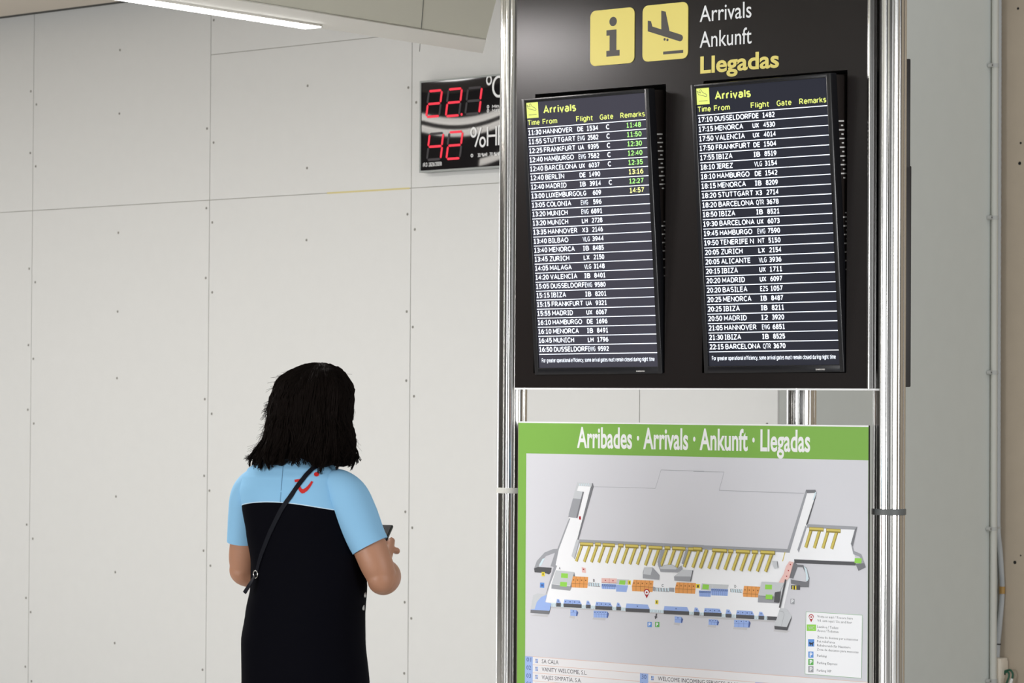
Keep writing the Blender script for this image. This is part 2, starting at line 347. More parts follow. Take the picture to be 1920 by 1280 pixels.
# added unseen hall: dark piers for streaked pole reflections, side walls to reflect
piers = [(x, -7.5, 1.4 if k % 2 else .6) for k, x in enumerate((-12.5, -10.4, -8.2, -5.6, -3.3, -1.0, .9, 2.8, 5.0, 7.2))] + [(-13.4, y, w_) for y, w_ in ((-4, .5), (-.5, 1.0))] + [(8.4, y, w_) for y, w_ in ((-5, .6), (-1.5, 1.2), (2.4, .5), (4.6, .9), (7.0, .4))]
for k, (x, y, w_) in enumerate(piers):
    p = MB(); p.box(x, x + w_, y, y + w_, 0.001, 4.6, dark_hall)
    tag(p.build('trim_%d' % (k + 2)), 'unseen dark pier added for streaks in the pole reflections', kind='structure')
hd = MB(); hd.box(-13, 9, -7.6, -6.9, 4.6, 6.5, dark_hall); tag(hd.build('wall_front'), 'unseen dark fascia added over the hall front', kind='structure')

tube_m = mat('tube_glow', (0.9, 0.9, 0.9), 0.4, emit=7.0, ecol=(1.0, 0.95, 0.88))
t_ = empty('tube_light', (-10.0, 9.8, 3.3)); tag(t_, 'rack of white tube lamps at the far left side of the hall', 'lamp')
for k, (y0, y1, z0, z1) in enumerate(((10.6, 14.2, 3.705, 3.70), (11.6, 14.6, 3.615, 3.605), (12.75, 14.6, 3.47, 3.40), (9.8, 12.0, 3.345, 3.365))):
    q = MB(); q.tube([(0, y0 - 9.8, z0 - 3.3), (0, y1 - 9.8, z1 - 3.3)], 0.026, tube_m, 12); q.build('tube', t_, smooth=40)
for yy in (1.5, 3.9):
    q = MB(); q.tube([(-.04, yy, 0.0), (-.04, yy, 1.4)], 0.01, alu_s, 8); q.build('hanger', t_)
rw = MB(); rw.box(8.9, 9.2, 4.8, 18, 0.001, 5.5, beige); tag(rw.build('wall_reflected_right'), 'unseen beige wall added on the right for the pole to reflect', kind='structure')  # added so the right pole reflects a brownish tone
lw = MB(); lw.box(-13.6, -13.3, 1.5, 22, 0.001, 6.0, dark_hall); tag(lw.build('wall_reflected_left'), 'unseen dark wall added on the left to keep reflections dark', kind='structure')  # added to darken what the header panel and display reflect

# ------------------------------------------------------------------ information totem
TH, D0 = 0.6914, 10.0823
UK = Vector((math.cos(TH), -math.sin(TH), 0)); BK = Vector((math.sin(TH), math.cos(TH), 0)); KO = Vector((0, D0, 0))
MK = Matrix(((UK.x, BK.x, 0, KO.x), (UK.y, BK.y, 0, KO.y), (0, 0, 1, 0), (0, 0, 0, 1)))
def kp(px, py, e=0.0):
    P = on_plane(px, py, KO + BK * e, BK) - KO
    return P.dot(UK), P.z
totem = empty('information_totem', M=MK)
tag(totem, 'triangular airport information stand of aluminium poles carrying the dark header panel', 'information stand')
ROOF = 2.955
PL, PR, PB = (-0.049, 0.065), (1.4565, 0.065), (0.703, 0.70)
def pole_ring(cx, cy, z, r=0.05, n=288):
    out = []
    for k in range(n):
        a = 2 * PI * k / n
        q = (k + 4) % 36
        rr = r
        if q <= 6: rr = r - (0.007 if 1 <= q <= 5 else 0.003)            # open slots
        elif 18 <= q <= 26: rr = r - 0.0022 * math.sin(PI * (q - 17) / 10)    # shallow flutes
        out.append((cx + rr * math.cos(a), cy + rr * math.sin(a), z))
    return out
for (cx, cy), band, bm_, bz in ((PL, True, clear_band, 1.2494), (PR, True, steel_band, 1.2194), (PB, False, steel_band, 1.23)):
    p = MB(); p.loft([pole_ring(cx, cy, 0.0), pole_ring(cx, cy, ROOF)], alu); p.mi(slot_m)
    for k in range(288):
        if 1 <= (k + 4) % 36 <= 4: p.m[k] = 1
    po = p.build('pole', totem, smooth=12)
    q = MB()
    ring = lambda r, z: [(cx + r * math.cos(2 * PI * k / 40), cy + r * math.sin(2 * PI * k / 40), z) for k in range(40)]
    q.loft([ring(0.0502, bz - 0.0095), ring(0.053, bz - 0.0085), ring(0.053, bz + 0.0085), ring(0.0502, bz + 0.0095)], bm_)
    q.build('clamp_band', po, smooth=40)
    ft = MB(); ft.loft([ring(0.085, 0.0005), ring(0.085, 0.012), ring(0.055, 0.02)], alu_s); ft.build('foot', po, smooth=40)
# header panel with two openings
X0, X1, Z0 = 0.014, 1.441, 1.598
holes = [(0.0945, 0.642, 1.6465, 2.5838), (0.7915, 1.341, 1.6465, 2.5838)]
hp = MB()
TK = 0.012
hp.box(X0, X1, 0, TK, holes[0][3], ROOF, anthra); hp.box(X0, X1, 0, TK, Z0, holes[0][2], anthra)
for a, b_ in ((X0, holes[0][0]), (holes[0][1], holes[1][0]), (holes[1][1], X1)):
    hp.box(a, b_, 0, TK, holes[0][2], holes[0][3], anthra)
hdr = hp.build('header_panel', totem)
# seamless front: drop the joints by welding
bm = bmesh.new(); bm.from_mesh(hdr.data); bmesh.ops.remove_doubles(bm, verts=bm.verts[:], dist=1e-5); bm.to_mesh(hdr.data); bm.free()
for (a, b_, c, d) in holes:
    r = MB()
    r.add([(a, TK, c), (b_, TK, c), (b_, TK, d), (a, TK, d), (a, .22, c), (b_, .22, c), (b_, .22, d), (a, .22, d)],
          [(0, 1, 5, 4), (1, 2, 6, 5), (2, 3, 7, 6), (3, 0, 4, 7), (4, 5, 6, 7)], black_in)
    r.build('recess', hdr)
et = MB()
def half_round(x0, x1, z0, z1, y, m, dpt):
    n = 10; prof = [(x0 + (x1 - x0) * k / n, y - dpt * math.sin(PI * k / n)) for k in range(n + 1)]
    et.loft([[(x, yy, z) for x, yy in prof] for z in (z0, z1)], m)
half_round(1.4135, 1.4385, Z0, ROOF, -0.0004, alu, 0.008)
et.build('edge_trim', totem, smooth=50)
br = MB(); br.box(X0, X1 + 0.008, -0.002, 0.04, Z0 - 0.006, Z0 - 0.0005, sign_w)
br.build('bottom_rail', totem)
for a_, b2 in ((PL, PB), (PR, PB)):
    v = Vector((b2[0] - a_[0], b2[1] - a_[1], 0)); L_ = v.length; v.normalize(); n_ = Vector((v.y, -v.x, 0))
    Mx = Matrix(((v.x, -v.y, 0, a_[0]), (v.y, v.x, 0, a_[1]), (0, 0, 1, 0), (0, 0, 0, 1)))
    q = MB(); q.box(0.052, L_ - 0.052, -0.006, 0.006, Z0, ROOF, anthra, Mx); q.build('rear_panel', totem)
tp = MB(); tp.add([(PL[0], 0.03, ROOF - .02), (PR[0], 0.03, ROOF - .02), (PB[0], PB[1], ROOF - .02)], [(0, 1, 2)], black_in); tp.build('top_cover', totem)
# pictograms and lettering on the header
def rrect(x0, x1, z0, z1, r, n=6):
    out = []
    for cx, cz, a0 in ((x1 - r, z1 - r, 0), (x0 + r, z1 - r, PI / 2), (x0 + r, z0 + r, PI), (x1 - r, z0 + r, 1.5 * PI)):
        out += [(cx + r * math.cos(a0 + PI / 2 * k / n), cz + r * math.sin(a0 + PI / 2 * k / n)) for k in range(n + 1)]
    return out
pt = MB(); pt.prism(rrect(0.3305, 0.5137, 2.6615, 2.8447, 0.021), -0.003, -0.0002, sign_y)
disc(pt, 0.4262, 2.8033, 0.0155, sign_d, -0.0034, 24)
pt.flat([(0.3988, 2.6890), (0.4538, 2.6890), (0.4538, 2.7080), (0.4405, 2.7080), (0.4405, 2.7762), (0.3988, 2.7762), (0.3988, 2.7580), (0.4120, 2.7580), (0.4120, 2.7080), (0.3988, 2.7080)], sign_d, -0.0034)
tag(pt.build('pictogram', totem), 'yellow square with a dark letter i')
pt = MB(); pt.prism(rrect(0.5475, 0.7307, 2.6615, 2.8447, 0.021), -0.003, -0.0002, sign_y)
nose = [(0.7000 + 0.0115 * math.cos(t), 2.7290 + 0.0112 * math.sin(t)) for t in (1.2, .8, .4, 0, -.4, -.8, -1.2, -1.6)]
pt.flat([(0.5692, 2.7602), (0.5692, 2.7951), (0.5819, 2.7925), (0.5879, 2.7744), (0.6241, 2.7626), (0.6237, 2.8235), (0.6413, 2.8190), (0.6574, 2.7547)] + nose, sign_d, -0.0034)
disc(pt, 0.6378, 2.7291, 0.0045, sign_d, -0.0034); disc(pt, 0.6493, 2.7264, 0.0045, sign_d, -0.0034)
pt.flat([(0.6323, 2.6800), (0.7128, 2.6800), (0.7128, 2.6895), (0.6323, 2.6895)], sign_d, -0.0034)
tag(pt.build('pictogram', totem), 'yellow square with a dark landing aeroplane')
lt = MB(); text(lt, 'Arrivals', 0.7764, 0.979, 2.775, 0.0515, sign_w, -0.0012, 0.004, res=4); tag(lt.build('lettering', totem), 'white word Arrivals')
lt = MB(); text(lt, 'Ankunft', 0.7768, 0.980, 2.692, 0.0515, sign_w, -0.0012, 0.004, res=4)
tag(lt.build('lettering', totem), 'white word Ankunft')
lt = MB(); text(lt, 'Llegadas', 0.7796, 1.0855, 2.610, 0.0520, sign_y, -0.0012, 0.026, res=4)
tag(lt.build('lettering', totem), 'bold yellow lettering')

# ------------------------------------------------------------------ flight monitors
ROWS = [[('11:30', 'HANNOVER', 'DE', '1534', 'C', '11:48'), ('11:55', 'STUTTGART', 'EWG', '2582', 'C', '11:50'), ('12:25', 'FRANKFURT', 'UA', '9395', 'C', '12:30'),
 ('12:40', 'HAMBURGO', 'EWG', '7582', 'C', '12:40'), ('12:40', 'BARCELONA', 'UX', '6037', 'C', '12:35'), ('12:40', 'BERLIN', 'DE', '1490', '', '13:16'), ('12:40', 'MADRID', 'IB', '3914', 'C', '12:27'),
 ('13:00', 'LUXEMBURGO', 'LG', '609', '', '14:57'), ('13:05', 'COLONIA', 'EWG', '596', '', ''), ('13:20', 'MUNICH', 'EWG', '6891', '', ''), ('13:20', 'MUNICH', 'LH', '2728', '', ''),
 ('13:35', 'HANNOVER', 'X3', '2146', '', ''), ('13:40', 'BILBAO', 'VLG', '3944', '', ''), ('13:40', 'MENORCA', 'IB', '8485', '', ''), ('13:45', 'ZURICH', 'LX', '2150', '', ''),
 ('14:05', 'MALAGA', 'VLG', '3148', '', ''), ('14:20', 'VALENCIA', 'IB', '8401', '', ''), ('15:05', 'DUSSELDORF', 'EWG', '9580', '', ''), ('15:15', 'IBIZA', 'IB', '8201', '', ''),
 ('15:15', 'FRANKFURT', 'UA', '9321', '', ''), ('15:55', 'MADRID', 'UX', '6067', '', ''), ('16:10', 'HAMBURGO', 'DE', '1696', '', ''), ('16:10', 'MENORCA', 'IB', '8491', '', ''),
 ('16:45', 'MUNICH', 'LH', '1796', '', ''), ('16:50', 'DUSSELDORF', 'EWG', '9592', '', '')],
 [('17:10', 'DUSSELDORF', 'DE', '1482', '', ''), ('17:15', 'MENORCA', 'UX', '4530', '', ''), ('17:50', 'VALENCIA', 'UX', '4014', '', ''), ('17:50', 'FRANKFURT', 'DE', '1504', '', ''),
 ('17:55', 'IBIZA', 'IB', '8519', '', ''), ('18:10', 'JEREZ', 'VLG', '3154', '', ''), ('18:10', 'HAMBURGO', 'DE', '1542', '', ''), ('18:15', 'MENORCA', 'IB', '8209', '', ''),
 ('18:20', 'STUTTGART', 'X3', '2714', '', ''), ('18:20', 'BARCELONA', 'QTR', '3678', '', ''), ('18:50', 'IBIZA', 'IB', '8521', '', ''), ('19:30', 'BARCELONA', 'UX', '6073', '', ''),
 ('19:45', 'HAMBURGO', 'EWG', '7590', '', ''), ('19:50', 'TENERIFE N', 'NT', '5150', '', ''), ('20:05', 'ZURICH', 'LX', '2154', '', ''), ('20:05', 'ALICANTE', 'VLG', '3936', '', ''),
 ('20:15', 'IBIZA', 'UX', '1711', '', ''), ('20:20', 'MADRID', 'UX', '6097', '', ''), ('20:20', 'BASILEA', 'EZS', '1057', '', ''), ('20:25', 'MENORCA', 'IB', '8487', '', ''),
 ('20:25', 'IBIZA', 'IB', '8211', '', ''), ('20:50', 'MADRID', 'I2', '3920', '', ''), ('21:05', 'HANNOVER', 'EWG', '6851', '', ''), ('21:30', 'IBIZA', 'IB', '8525', '', ''), ('22:15', 'BARCELONA', 'QTR', '3670', '', '')]]
AW, AH = 0.4984, 0.886
def monitor(M, rows, label, group, rowdy=0.0):
    t = empty('flight_monitor', M=M)
    tag(t, label, 'monitor', group)
    SB, TB, BB = 0.0175, 0.0135, 0.0235                     # bezel widths
    f = MB()                                                # local x right, y back, z up, origin at lower left of the picture
    f.bbox(-SB, 0, -0.006, 0.03, -BB, AH + TB, black_pl, .003); f.bbox(AW, AW + SB, -0.006, 0.03, -BB, AH + TB, black_pl, .003)
    f.bbox(-SB + .002, AW + SB - .002, -0.0058, 0.03, AH, AH + TB - .0003, black_pl, .003); f.bbox(-SB + .002, AW + SB - .002, -0.0058, 0.03, -BB + .0003, 0, black_pl, .003)
    f.build('bezel', t, smooth=40)
    bk = MB(); bk.bbox(-SB + .004, AW + SB - .004, 0.0302, 0.105, -BB + .004, AH + TB - .004, brown_pl, .006)
    k = 0; z = 0.02
    while z < AH - 0.08:                                    # cooling slots down the right side
        k += 1
        if (k // 7) % 3 != 2:
            y0 = 0.034 if k % 2 else 0.046; y1 = 0.064 if k % 2 else 0.058
            x = AW + SB - 0.0037
            bk.add([(x, y0, z), (x, y1, z), (x, y1, z + 0.0045), (x, y0, z + 0.0045)], [(0, 1, 2, 3)], vent_m)
        z += 0.0135
    bk.build('back_casing', t, smooth=40)
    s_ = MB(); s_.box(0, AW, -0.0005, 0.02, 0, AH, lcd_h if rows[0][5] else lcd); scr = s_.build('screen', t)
    Yt = -0.0011
    wt, yt, gt = MB(), MB(), MB()
    for r in range(26):
        z = 0.800 - 0.0302 * r
        wt.flat([(0.003, z - 0.0013), (AW - 0.001, z - 0.0013), (AW - 0.001, z + 0.0013), (0.003, z + 0.0013)], lcd_w, Yt)
    vs, _ = drawn('HANNOVER', .18); sx = 0.1245 / (max(v_[0] for v_ in vs) - min(v_[0] for v_ in vs))
    for r, (tm, city, al, num, gate, rem) in enumerate(rows):
        z = 0.7775 - 0.0302 * r
        dtext(wt, tm, 0.0045, 0.0603, z, 0.0170, lcd_w, Yt, .20)
        cv, _ = drawn(city, .18); wid = (max(v_[0] for v_ in cv) - min(v_[0] for v_ in cv)) * sx
        dtext(wt, city, 0.067, 0.067 + min(wid, 0.1435), z, 0.0170, lcd_w, Yt, .18)
        ax = 0.2125
        dtext(wt, al, ax, ax + (0.0245 if len(al) == 2 else 0.0300), z, 0.0163, lcd_w, Yt, .20 if len(al) == 2 else .15)
        dtext(wt, num, 0.2985 - 0.0114 * len(num), 0.2985, z, 0.0165, lcd_w, Yt, .21)
        if gate: dtext(wt, gate, 0.332, 0.3455, z, 0.0168, lcd_w, Yt, .19)
        if rem: dtext(gt, rem, 0.417, 0.476, z, 0.0168, lcd_py if rem in ('13:16', '14:57') else lcd_g, Yt, .20)
    dtext(wt, 'For greater operational efficiency, some arrival gates must remain closed during night time', 0.0128, 0.484, 0.0175, 0.0140, lcd_w, Yt, .13)
    tag(wt.build('screen_text', scr), 'white timetable rows')
    sy = MB()
    sy.flat([(0.002, 0.834), (0.0515, 0.834), (0.0515, 0.8855), (0.002, 0.8855)], lcd_y, Yt)
    for seg in ([(0.010, 0.845), (0.044, 0.845)], [(0.004, 0.878), (0.010, 0.866), (0.026, 0.862), (0.040, 0.858), (0.043, 0.862), (0.036, 0.868), (0.026, 0.872), (0.020, 0.882), (0.015, 0.880), (0.018, 0.871), (0.010, 0.874), (0.004, 0.878)]):
        for (xa, za), (xb, zb) in zip(seg, seg[1:]):
            dx, dz = xb - xa, zb - za; l = math.hypot(dx, dz); ox, oz = -dz / l * 0.0008, dx / l * 0.0008
            sy.flat([(xa - ox, za - oz), (xb - ox, zb - oz), (xb + ox, zb + oz), (xa + ox, za + oz)], lcd_dk, Yt - 0.0003)
    tag(sy.build('landing_symbol', scr), 'yellow landing symbol')
    dtext(yt, 'Arrivals', 0.0730, 0.2120, 0.8448, 0.0268, lcd_y, Yt, .20)
    tag(yt.build('heading_text', scr), 'large yellow word Arrivals'); yt = MB()
    for wd, xa, xb in (('Time', 0.0045, 0.0550), ('From', 0.0672, 0.1297), ('Flight', 0.2095, 0.2790), ('Gate', 0.3080, 0.3640), ('Remarks', 0.3930, 0.4935)):
        dtext(yt, wd, xa, xb, 0.8100, 0.0183, lcd_y, Yt, .17); tag(yt.build('column_heading', scr), 'yellow heading ' + wd); yt = MB()
    if gt.v: tag(gt.build('remark_times', scr), 'green and yellow arrival times')
    lg = MB(); text(lg, 'SAMSUNG', 0.411, 0.445, -0.0165, 0.0045, vent_m, -0.0064, 0.02); lg.build('maker_mark', t)
    return t
TAU, RHO = 0.0816, 0.0065
def mon_matrix(u, v):
    N_ = -BK; Vz = Vector((0, 0, 1)); up = Vz * math.cos(TAU) + N_ * math.sin(TAU)
    a_ = UK * math.cos(RHO) + up * math.sin(RHO); b_ = up * math.cos(RHO) - UK * math.sin(RHO); y_ = b_.cross(a_)
    o_ = KO + UK * u + Vector((0, 0, CAMH + v)) - a_ * AW / 2
    return Matrix(((a_.x, y_.x, b_.x, o_.x), (a_.y, y_.y, b_.y, o_.y), (a_.z, y_.z, b_.z, o_.z), (0, 0, 0, 1)))
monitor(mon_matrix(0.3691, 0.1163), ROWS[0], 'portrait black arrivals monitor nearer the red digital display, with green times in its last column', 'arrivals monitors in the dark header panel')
monitor(mon_matrix(1.0696, 0.1205), ROWS[1], 'portrait black arrivals monitor under the word Llegadas, its last two columns empty', 'arrivals monitors in the dark header panel')

# monitor on the stand's right rear side, seen on edge
v = Vector((PB[0] - PR[0], PB[1] - PR[1], 0)).normalized(); n_ = Vector((-v.y, v.x, 0)); n_ = n_ if n_.y > 0 else -n_
n_ = Vector((0.644, 0.765, 0))
cc = Vector((1.08, 0.3825, 0))
xa = -v; Ml = Matrix(((xa.x, -n_.x, 0, cc.x), (xa.y, -n_.y, 0, cc.y), (0, 0, 1, 1.605), (0, 0, 0, 1)))
rm = empty('rear_monitor', M=MK @ Ml); tag(rm, 'dark monitor casing seen edge-on behind the right front pole', 'monitor')
q = MB(); q.bbox(-0.27, 0.27, -0.141, -0.095, 0, 0.70, brown_pl, .004); q.bbox(-0.27, 0.27, -0.137, -0.095, 0.69, 1.04, brown_pl, .004)
q.bbox(-0.22, 0.22, -0.095, -0.0065, 0.2, 0.85, black_pl, .004)
for z in (0.05, 0.93, 1.0):
    q.add([(0.2703, -0.128, z), (0.2703, -0.122, z), (0.2703, -0.122, z + .006), (0.2703, -0.128, z + .006)], [(0, 1, 2, 3)], black_in)
q.build('casing', rm, smooth=40)
q = MB(); q.box(-0.25, 0.25, -0.1418, -0.1411, 0.03, 1.0, black_pl); q.build('screen', rm)

# ------------------------------------------------------------------ map sign
green = mat('sign_green', srgb(125, 176, 72), 0.5); pale = mat('sign_pale', srgb(213, 213, 219), 0.5)
m_w = mat('print_white', srgb(246, 247, 250), 0.55); m_g1 = mat('print_grey', srgb(160, 162, 168), 0.55); m_g2 = mat('print_mid_grey', srgb(120, 121, 126), 0.55)
m_g3 = mat('print_dark_grey', srgb(84, 84, 88), 0.55); m_g0 = mat('print_light_grey', srgb(203, 206, 210), 0.55); m_gs = mat('print_soft_grey', srgb(200, 199, 202), 0.55)
m_o = mat('print_orange', srgb(236, 164, 92), 0.55); m_od = mat('print_orange_line', srgb(150, 88, 36), 0.55)
m_b = mat('print_blue', srgb(156, 182, 236), 0.55); m_bd = mat('print_blue_dark', srgb(78, 100, 160), 0.55)
m_y = mat('print_ochre', srgb(214, 196, 100), 0.55); m_yd = mat('print_ochre_dark', srgb(150, 132, 54), 0.55); m_ylw = mat('print_yellow', srgb(240, 220, 60), 0.55)
m_p = mat('print_pink', srgb(238, 196, 190), 0.55); m_gr = mat('print_green', srgb(150, 216, 84), 0.55); m_r = mat('print_red', srgb(176, 32, 40), 0.55)
m_k = mat('print_ink', srgb(40, 42, 52), 0.55); m_gl = mat('print_glass', srgb(214, 232, 240), 0.55); m_pb = mat('print_parking_blue', srgb(96, 150, 222), 0.55)
m_pg = mat('print_parking_green', srgb(96, 176, 88), 0.55); m_pt = mat('print_peach', srgb(222, 190, 176), 0.55); m_lb = mat('print_pale_blue', srgb(158, 182, 230), 0.55)
board = empty('map_sign', M=MK)
tag(board, 'green bordered terminal map board headed Arribades mounted below the dark arrivals panel', 'sign')
BX0, BX1, BZ0, BZ1 = 0.0432, 1.4330, 0.30, 1.4845
q = MB(); q.box(BX0, BX1, -0.0143, -0.006, BZ0, BZ1, black_in); q.box(BX0 + .0005, BX1 - .0005, -0.0146, -0.0065, BZ0 + .0005, BZ1 + .0004, pale); q.build('panel', board)
gx0, gz1 = kp(986.9, 849.5, -0.0145); gx1 = kp(1628.7, 863.4, -0.0145)[0]
q = MB(); yF = -0.0148
for a, b_, c, d in ((BX0, BX1, gz1, BZ1), (BX0, gx0, BZ0, gz1), (gx1, BX1, BZ0, gz1), (gx0, gx1, BZ0, BZ0 + .02)): q.flat([(a, c), (b_, c), (b_, d), (a, d)], green, yF)
q.flat([(BX0, BZ1 - .0045), (BX1, BZ1 - .0045), (BX1, BZ1), (BX0, BZ1)], sign_w, yF - .0001)
q.build('border', board)
ef = -0.015
def hd_(px, py): return kp(px, py, ef)
q = MB()
tx0, tz = hd_(1082, 838.5); tx1 = hd_(1519, 845)[0]
text(q, 'Arribades · Arrivals · Ankunft · Llegadas', tx0, tx1, (tz + hd_(1519, 846)[1]) / 2, 0.066, sign_w, ef, 0.022, res=4)
tag(q.build('title_lettering', board), 'white title lettering')

a5 = lambda x, y: kp(960 + x / 3.7639, 860 + y / 3.7639, ef)
a6 = lambda x, y: kp(1300 + x / 3.7639, 860 + y / 3.7639, ef)
a7 = lambda x, y: kp(960 + x / 5.3333, 1140 + y / 5.3333, ef)
a8 = lambda x, y: kp(1300 + x / 5.3333, 1120 + y / 5.3333, ef)
mp = MB(); LAY = [0]; SEEN = []
def layer(pts):
    """depth of a printed shape: just above the shapes printed under it"""
    x0, x1 = min(p[0] for p in pts), max(p[0] for p in pts); z0, z1 = min(p[1] for p in pts), max(p[1] for p in pts)
    l = 1 + max([q[4] for q in SEEN if q[0] < x1 and q[1] > x0 and q[2] < z1 and q[3] > z0], default=0)
    SEEN.append((x0, x1, z0, z1, l)); return ef - 0.00004 * l
def P(fn, pts, m, up=1):
    q_ = [fn(*p) for p in pts]; mp.flat(q_, m, layer(q_))
def line(fn, pts, m, wpx):
    q_ = [Vector(fn(*p)) for p in pts]
    for A_, B_ in zip(q_, q_[1:]):
        d = (B_ - A_); 
        if d.length < 1e-6: continue
        o_ = Vector((-d.y, d.x)).normalized() * wpx * 0.5
        r_ = [tuple(A_ - o_), tuple(B_ - o_), tuple(B_ + o_), tuple(A_ + o_)]; mp.flat(r_, m, layer(r_))
# floor of the terminal
P(a5, [(475, 170), (570, 195), (462, 590), (1355, 640), (1355, 1090), (235, 1012), (300, 760), (330, 640), (400, 420)], m_w)
P(a6, [(795, 240), (865, 240), (800, 480), (1140, 500), (1120, 620), (1150, 720), (715, 715), (620, 1130), (0, 1090), (0, 640), (680, 660)], m_w)
# runway edge outline
line(a5, [(575, 196), (1012, 208), (1052, 78), (1355, 87)], m_g1, .0012); line(a6, [(0, 88), (218, 92), (182, 222), (780, 243)], m_g1, .0012)
# left finger
P(a5, [(570, 170), (577, 196), (462, 600), (452, 600), (556, 196), (556, 172)], m_g2)
P(a5, [(460, 166), (566, 172), (560, 196), (470, 190), (450, 240), (440, 238)], m_g0)
for k in range(6): line(a5, [(474 + 13 * k, 172), (480 + 13 * k, 190)], m_gl, .0022)
P(a5, [(402, 420), (412, 420), (330, 640), (305, 760), (290, 765), (322, 630)], m_g1)
P(a5, [(445, 222), (503, 232), (455, 418), (397, 410)], m_g1); P(a5, [(445, 222), (503, 232), (488, 284), (430, 278)], m_g0); P(a5, [(430, 280), (486, 286), (457, 400), (400, 392)], m_g1)
line(a5, [(504, 232), (458, 418)], m_g2, .006)
# back wall band and belts
P(a5, [(475, 568), (1355, 608), (1355, 634), (475, 596)], m_g1); P(a6, [(0, 606), (668, 636), (690, 610), (680, 662), (0, 634)], m_g1)
P(a5, [(455, 568), (478, 572), (440, 705), (420, 685)], m_g0); line(a5, [(478, 575), (442, 706)], m_g1, .004)
def belt(fn, x, y, l, dx=-42, w_=.0118):
    line(fn, [(x, y), (x + dx * l / 120, y + l)], m_yd, w_); line(fn, [(x - 2, y), (x - 2 + dx * l / 120, y + l)], m_y, w_ * .62)
def bar(fn, xa, xb, y, sl=.05):
    line(fn, [(xa, y), (xb, y + (xb - xa) * sl)], m_yd, .0125); line(fn, [(xa + 3, y - 3), (xb - 3, y - 3 + (xb - xa) * sl)], m_y, .0068)
for i, (x, yb) in enumerate(((497, 600), (553, 604), (604, 606), (655, 608), (710, 612), (765, 614), (820, 616), (875, 620), (928, 622), (985, 628), (1040, 630), (1095, 634), (1150, 638), (1205, 642), (1260, 640), (1320, 644), (1372, 648))):
    belt(a5, x, yb, 122)
for xa, xb, y in ((480, 574, 600), (586, 628, 602), (640, 728, 606), (750, 788, 610), (800, 894, 614), (908, 948, 618), (965, 1062, 624), (1078, 1118, 628), (1132, 1226, 630), (1245, 1345, 636)): bar(a5, xa, xb, y)
for x, yb in ((42, 640), (98, 640), (155, 648), (212, 652), (268, 656), (325, 660), (382, 664), (440, 664), (498, 668), (556, 670)): belt(a6, x, yb, 125)
for xa, xb, y in ((0, 62, 634), (135, 240, 644), (248, 284, 650), (302, 402, 652), (416, 458, 656), (475, 578, 658)): bar(a6, xa, xb, y)
line(a6, [(648, 656), (630, 722)], m_y, .003)
# annex at the right finger
P(a6, [(795, 218), (862, 218), (872, 245), (858, 240), (796, 242)], m_g2); P(a6, [(795, 218), (802, 245), (686, 640), (664, 636)], m_g1); P(a6, [(872, 245), (805, 470), (795, 465), (852, 290)], m_g3)
P(a6, [(868, 232), (852, 292), (843, 288), (858, 236)], m_gl)
P(a6, [(800, 460), (1158, 478), (1150, 500), (800, 486)], m_g1); P(a6, [(800, 486), (745, 662), (735, 640), (792, 470)], m_g1)
P(a6, [(1158, 478), (1126, 620), (1112, 600), (1140, 498)], m_g2); P(a6, [(1126, 620), (1135, 650), (1185, 672), (1218, 764), (1205, 770), (1175, 690), (1130, 672), (1114, 604)], m_g1)
for x, yb in ((832, 500), (892, 504), (952, 506), (1014, 510)): belt(a6, x, yb, 125, -36)
for xa, xb, y in ((818, 920, 494), (938, 1040, 504)): bar(a6, xa, xb, y)
P(a6, [(712, 708), (1148, 728), (1145, 752), (715, 735)], m_g3); P(a6, [(1145, 740), (1206, 735), (1218, 765), (1166, 790)], m_g2); P(a6, [(1140, 700), (1190, 702), (1186, 738), (1138, 734)], m_gr)
# centre pavilion
P(a5, [(1052, 642), (1078, 636), (1046, 730), (1060, 770), (1035, 760), (1028, 726)], m_g1); P(a5, [(1230, 636), (1245, 640), (1212, 745), (1198, 736)], m_g1)
P(a5, [(1028, 740), (1045, 765), (1080, 748), (1130, 745), (1162, 762), (1168, 772), (1198, 752), (1205, 775), (1170, 800), (1050, 796)], m_g1); P(a5, [(1045, 765), (1085, 750), (1130, 748), (1165, 770), (1160, 780), (1050, 776)], m_g0)
P(a5, [(935, 766), (995, 766), (1043, 820), (1040, 852), (925, 842), (925, 800)], m_g1); P(a5, [(935, 768), (993, 768), (980, 820), (928, 812)], m_g0)
P(a5, [(1205, 782), (1278, 784), (1262, 865), (1148, 858), (1145, 830)], m_g1); P(a5, [(1205, 782), (1278, 784), (1268, 830), (1150, 828)], m_g0); line(a5, [(1278, 786), (1262, 864)], m_g3, .003)
P(a6, [(560, 718), (590, 720), (598, 768), (578, 776), (560, 745)], m_g0); line(a6, [(594, 722), (600, 768)], m_g2, .002)
# entrance drum at left and right
P(a5, [(325, 634), (310, 660), (240, 685), (195, 740), (185, 775), (155, 775), (175, 720), (230, 660), (290, 636)], m_g1)
P(a5, [(232, 700), (205, 755), (190, 752), (215, 705)], m_gl); P(a5, [(155, 772), (185, 762), (280, 768), (275, 800), (262, 815), (232, 805), (160, 800)], m_g3); P(a5, [(310, 640), (325, 640), (300, 762), (272, 758)], m_g1)
P(a6, [(712, 728), (735, 745), (775, 748), (800, 770), (820, 840), (815, 905), (755, 905), (735, 890), (690, 880), (690, 850), (730, 858), (800, 868), (800, 820), (772, 765), (735, 762), (705, 845), (680, 838)], m_g2)
P(a6, [(780, 752), (800, 775), (815, 845), (806, 862), (796, 860), (796, 820)], m_gl); P(a6, [(690, 890), (755, 892), (752, 925), (690, 918)], m_g3)
P(a6, [(680, 722), (710, 728), (680, 838), (650, 870), (600, 880), (640, 812), (655, 760)], m_p)
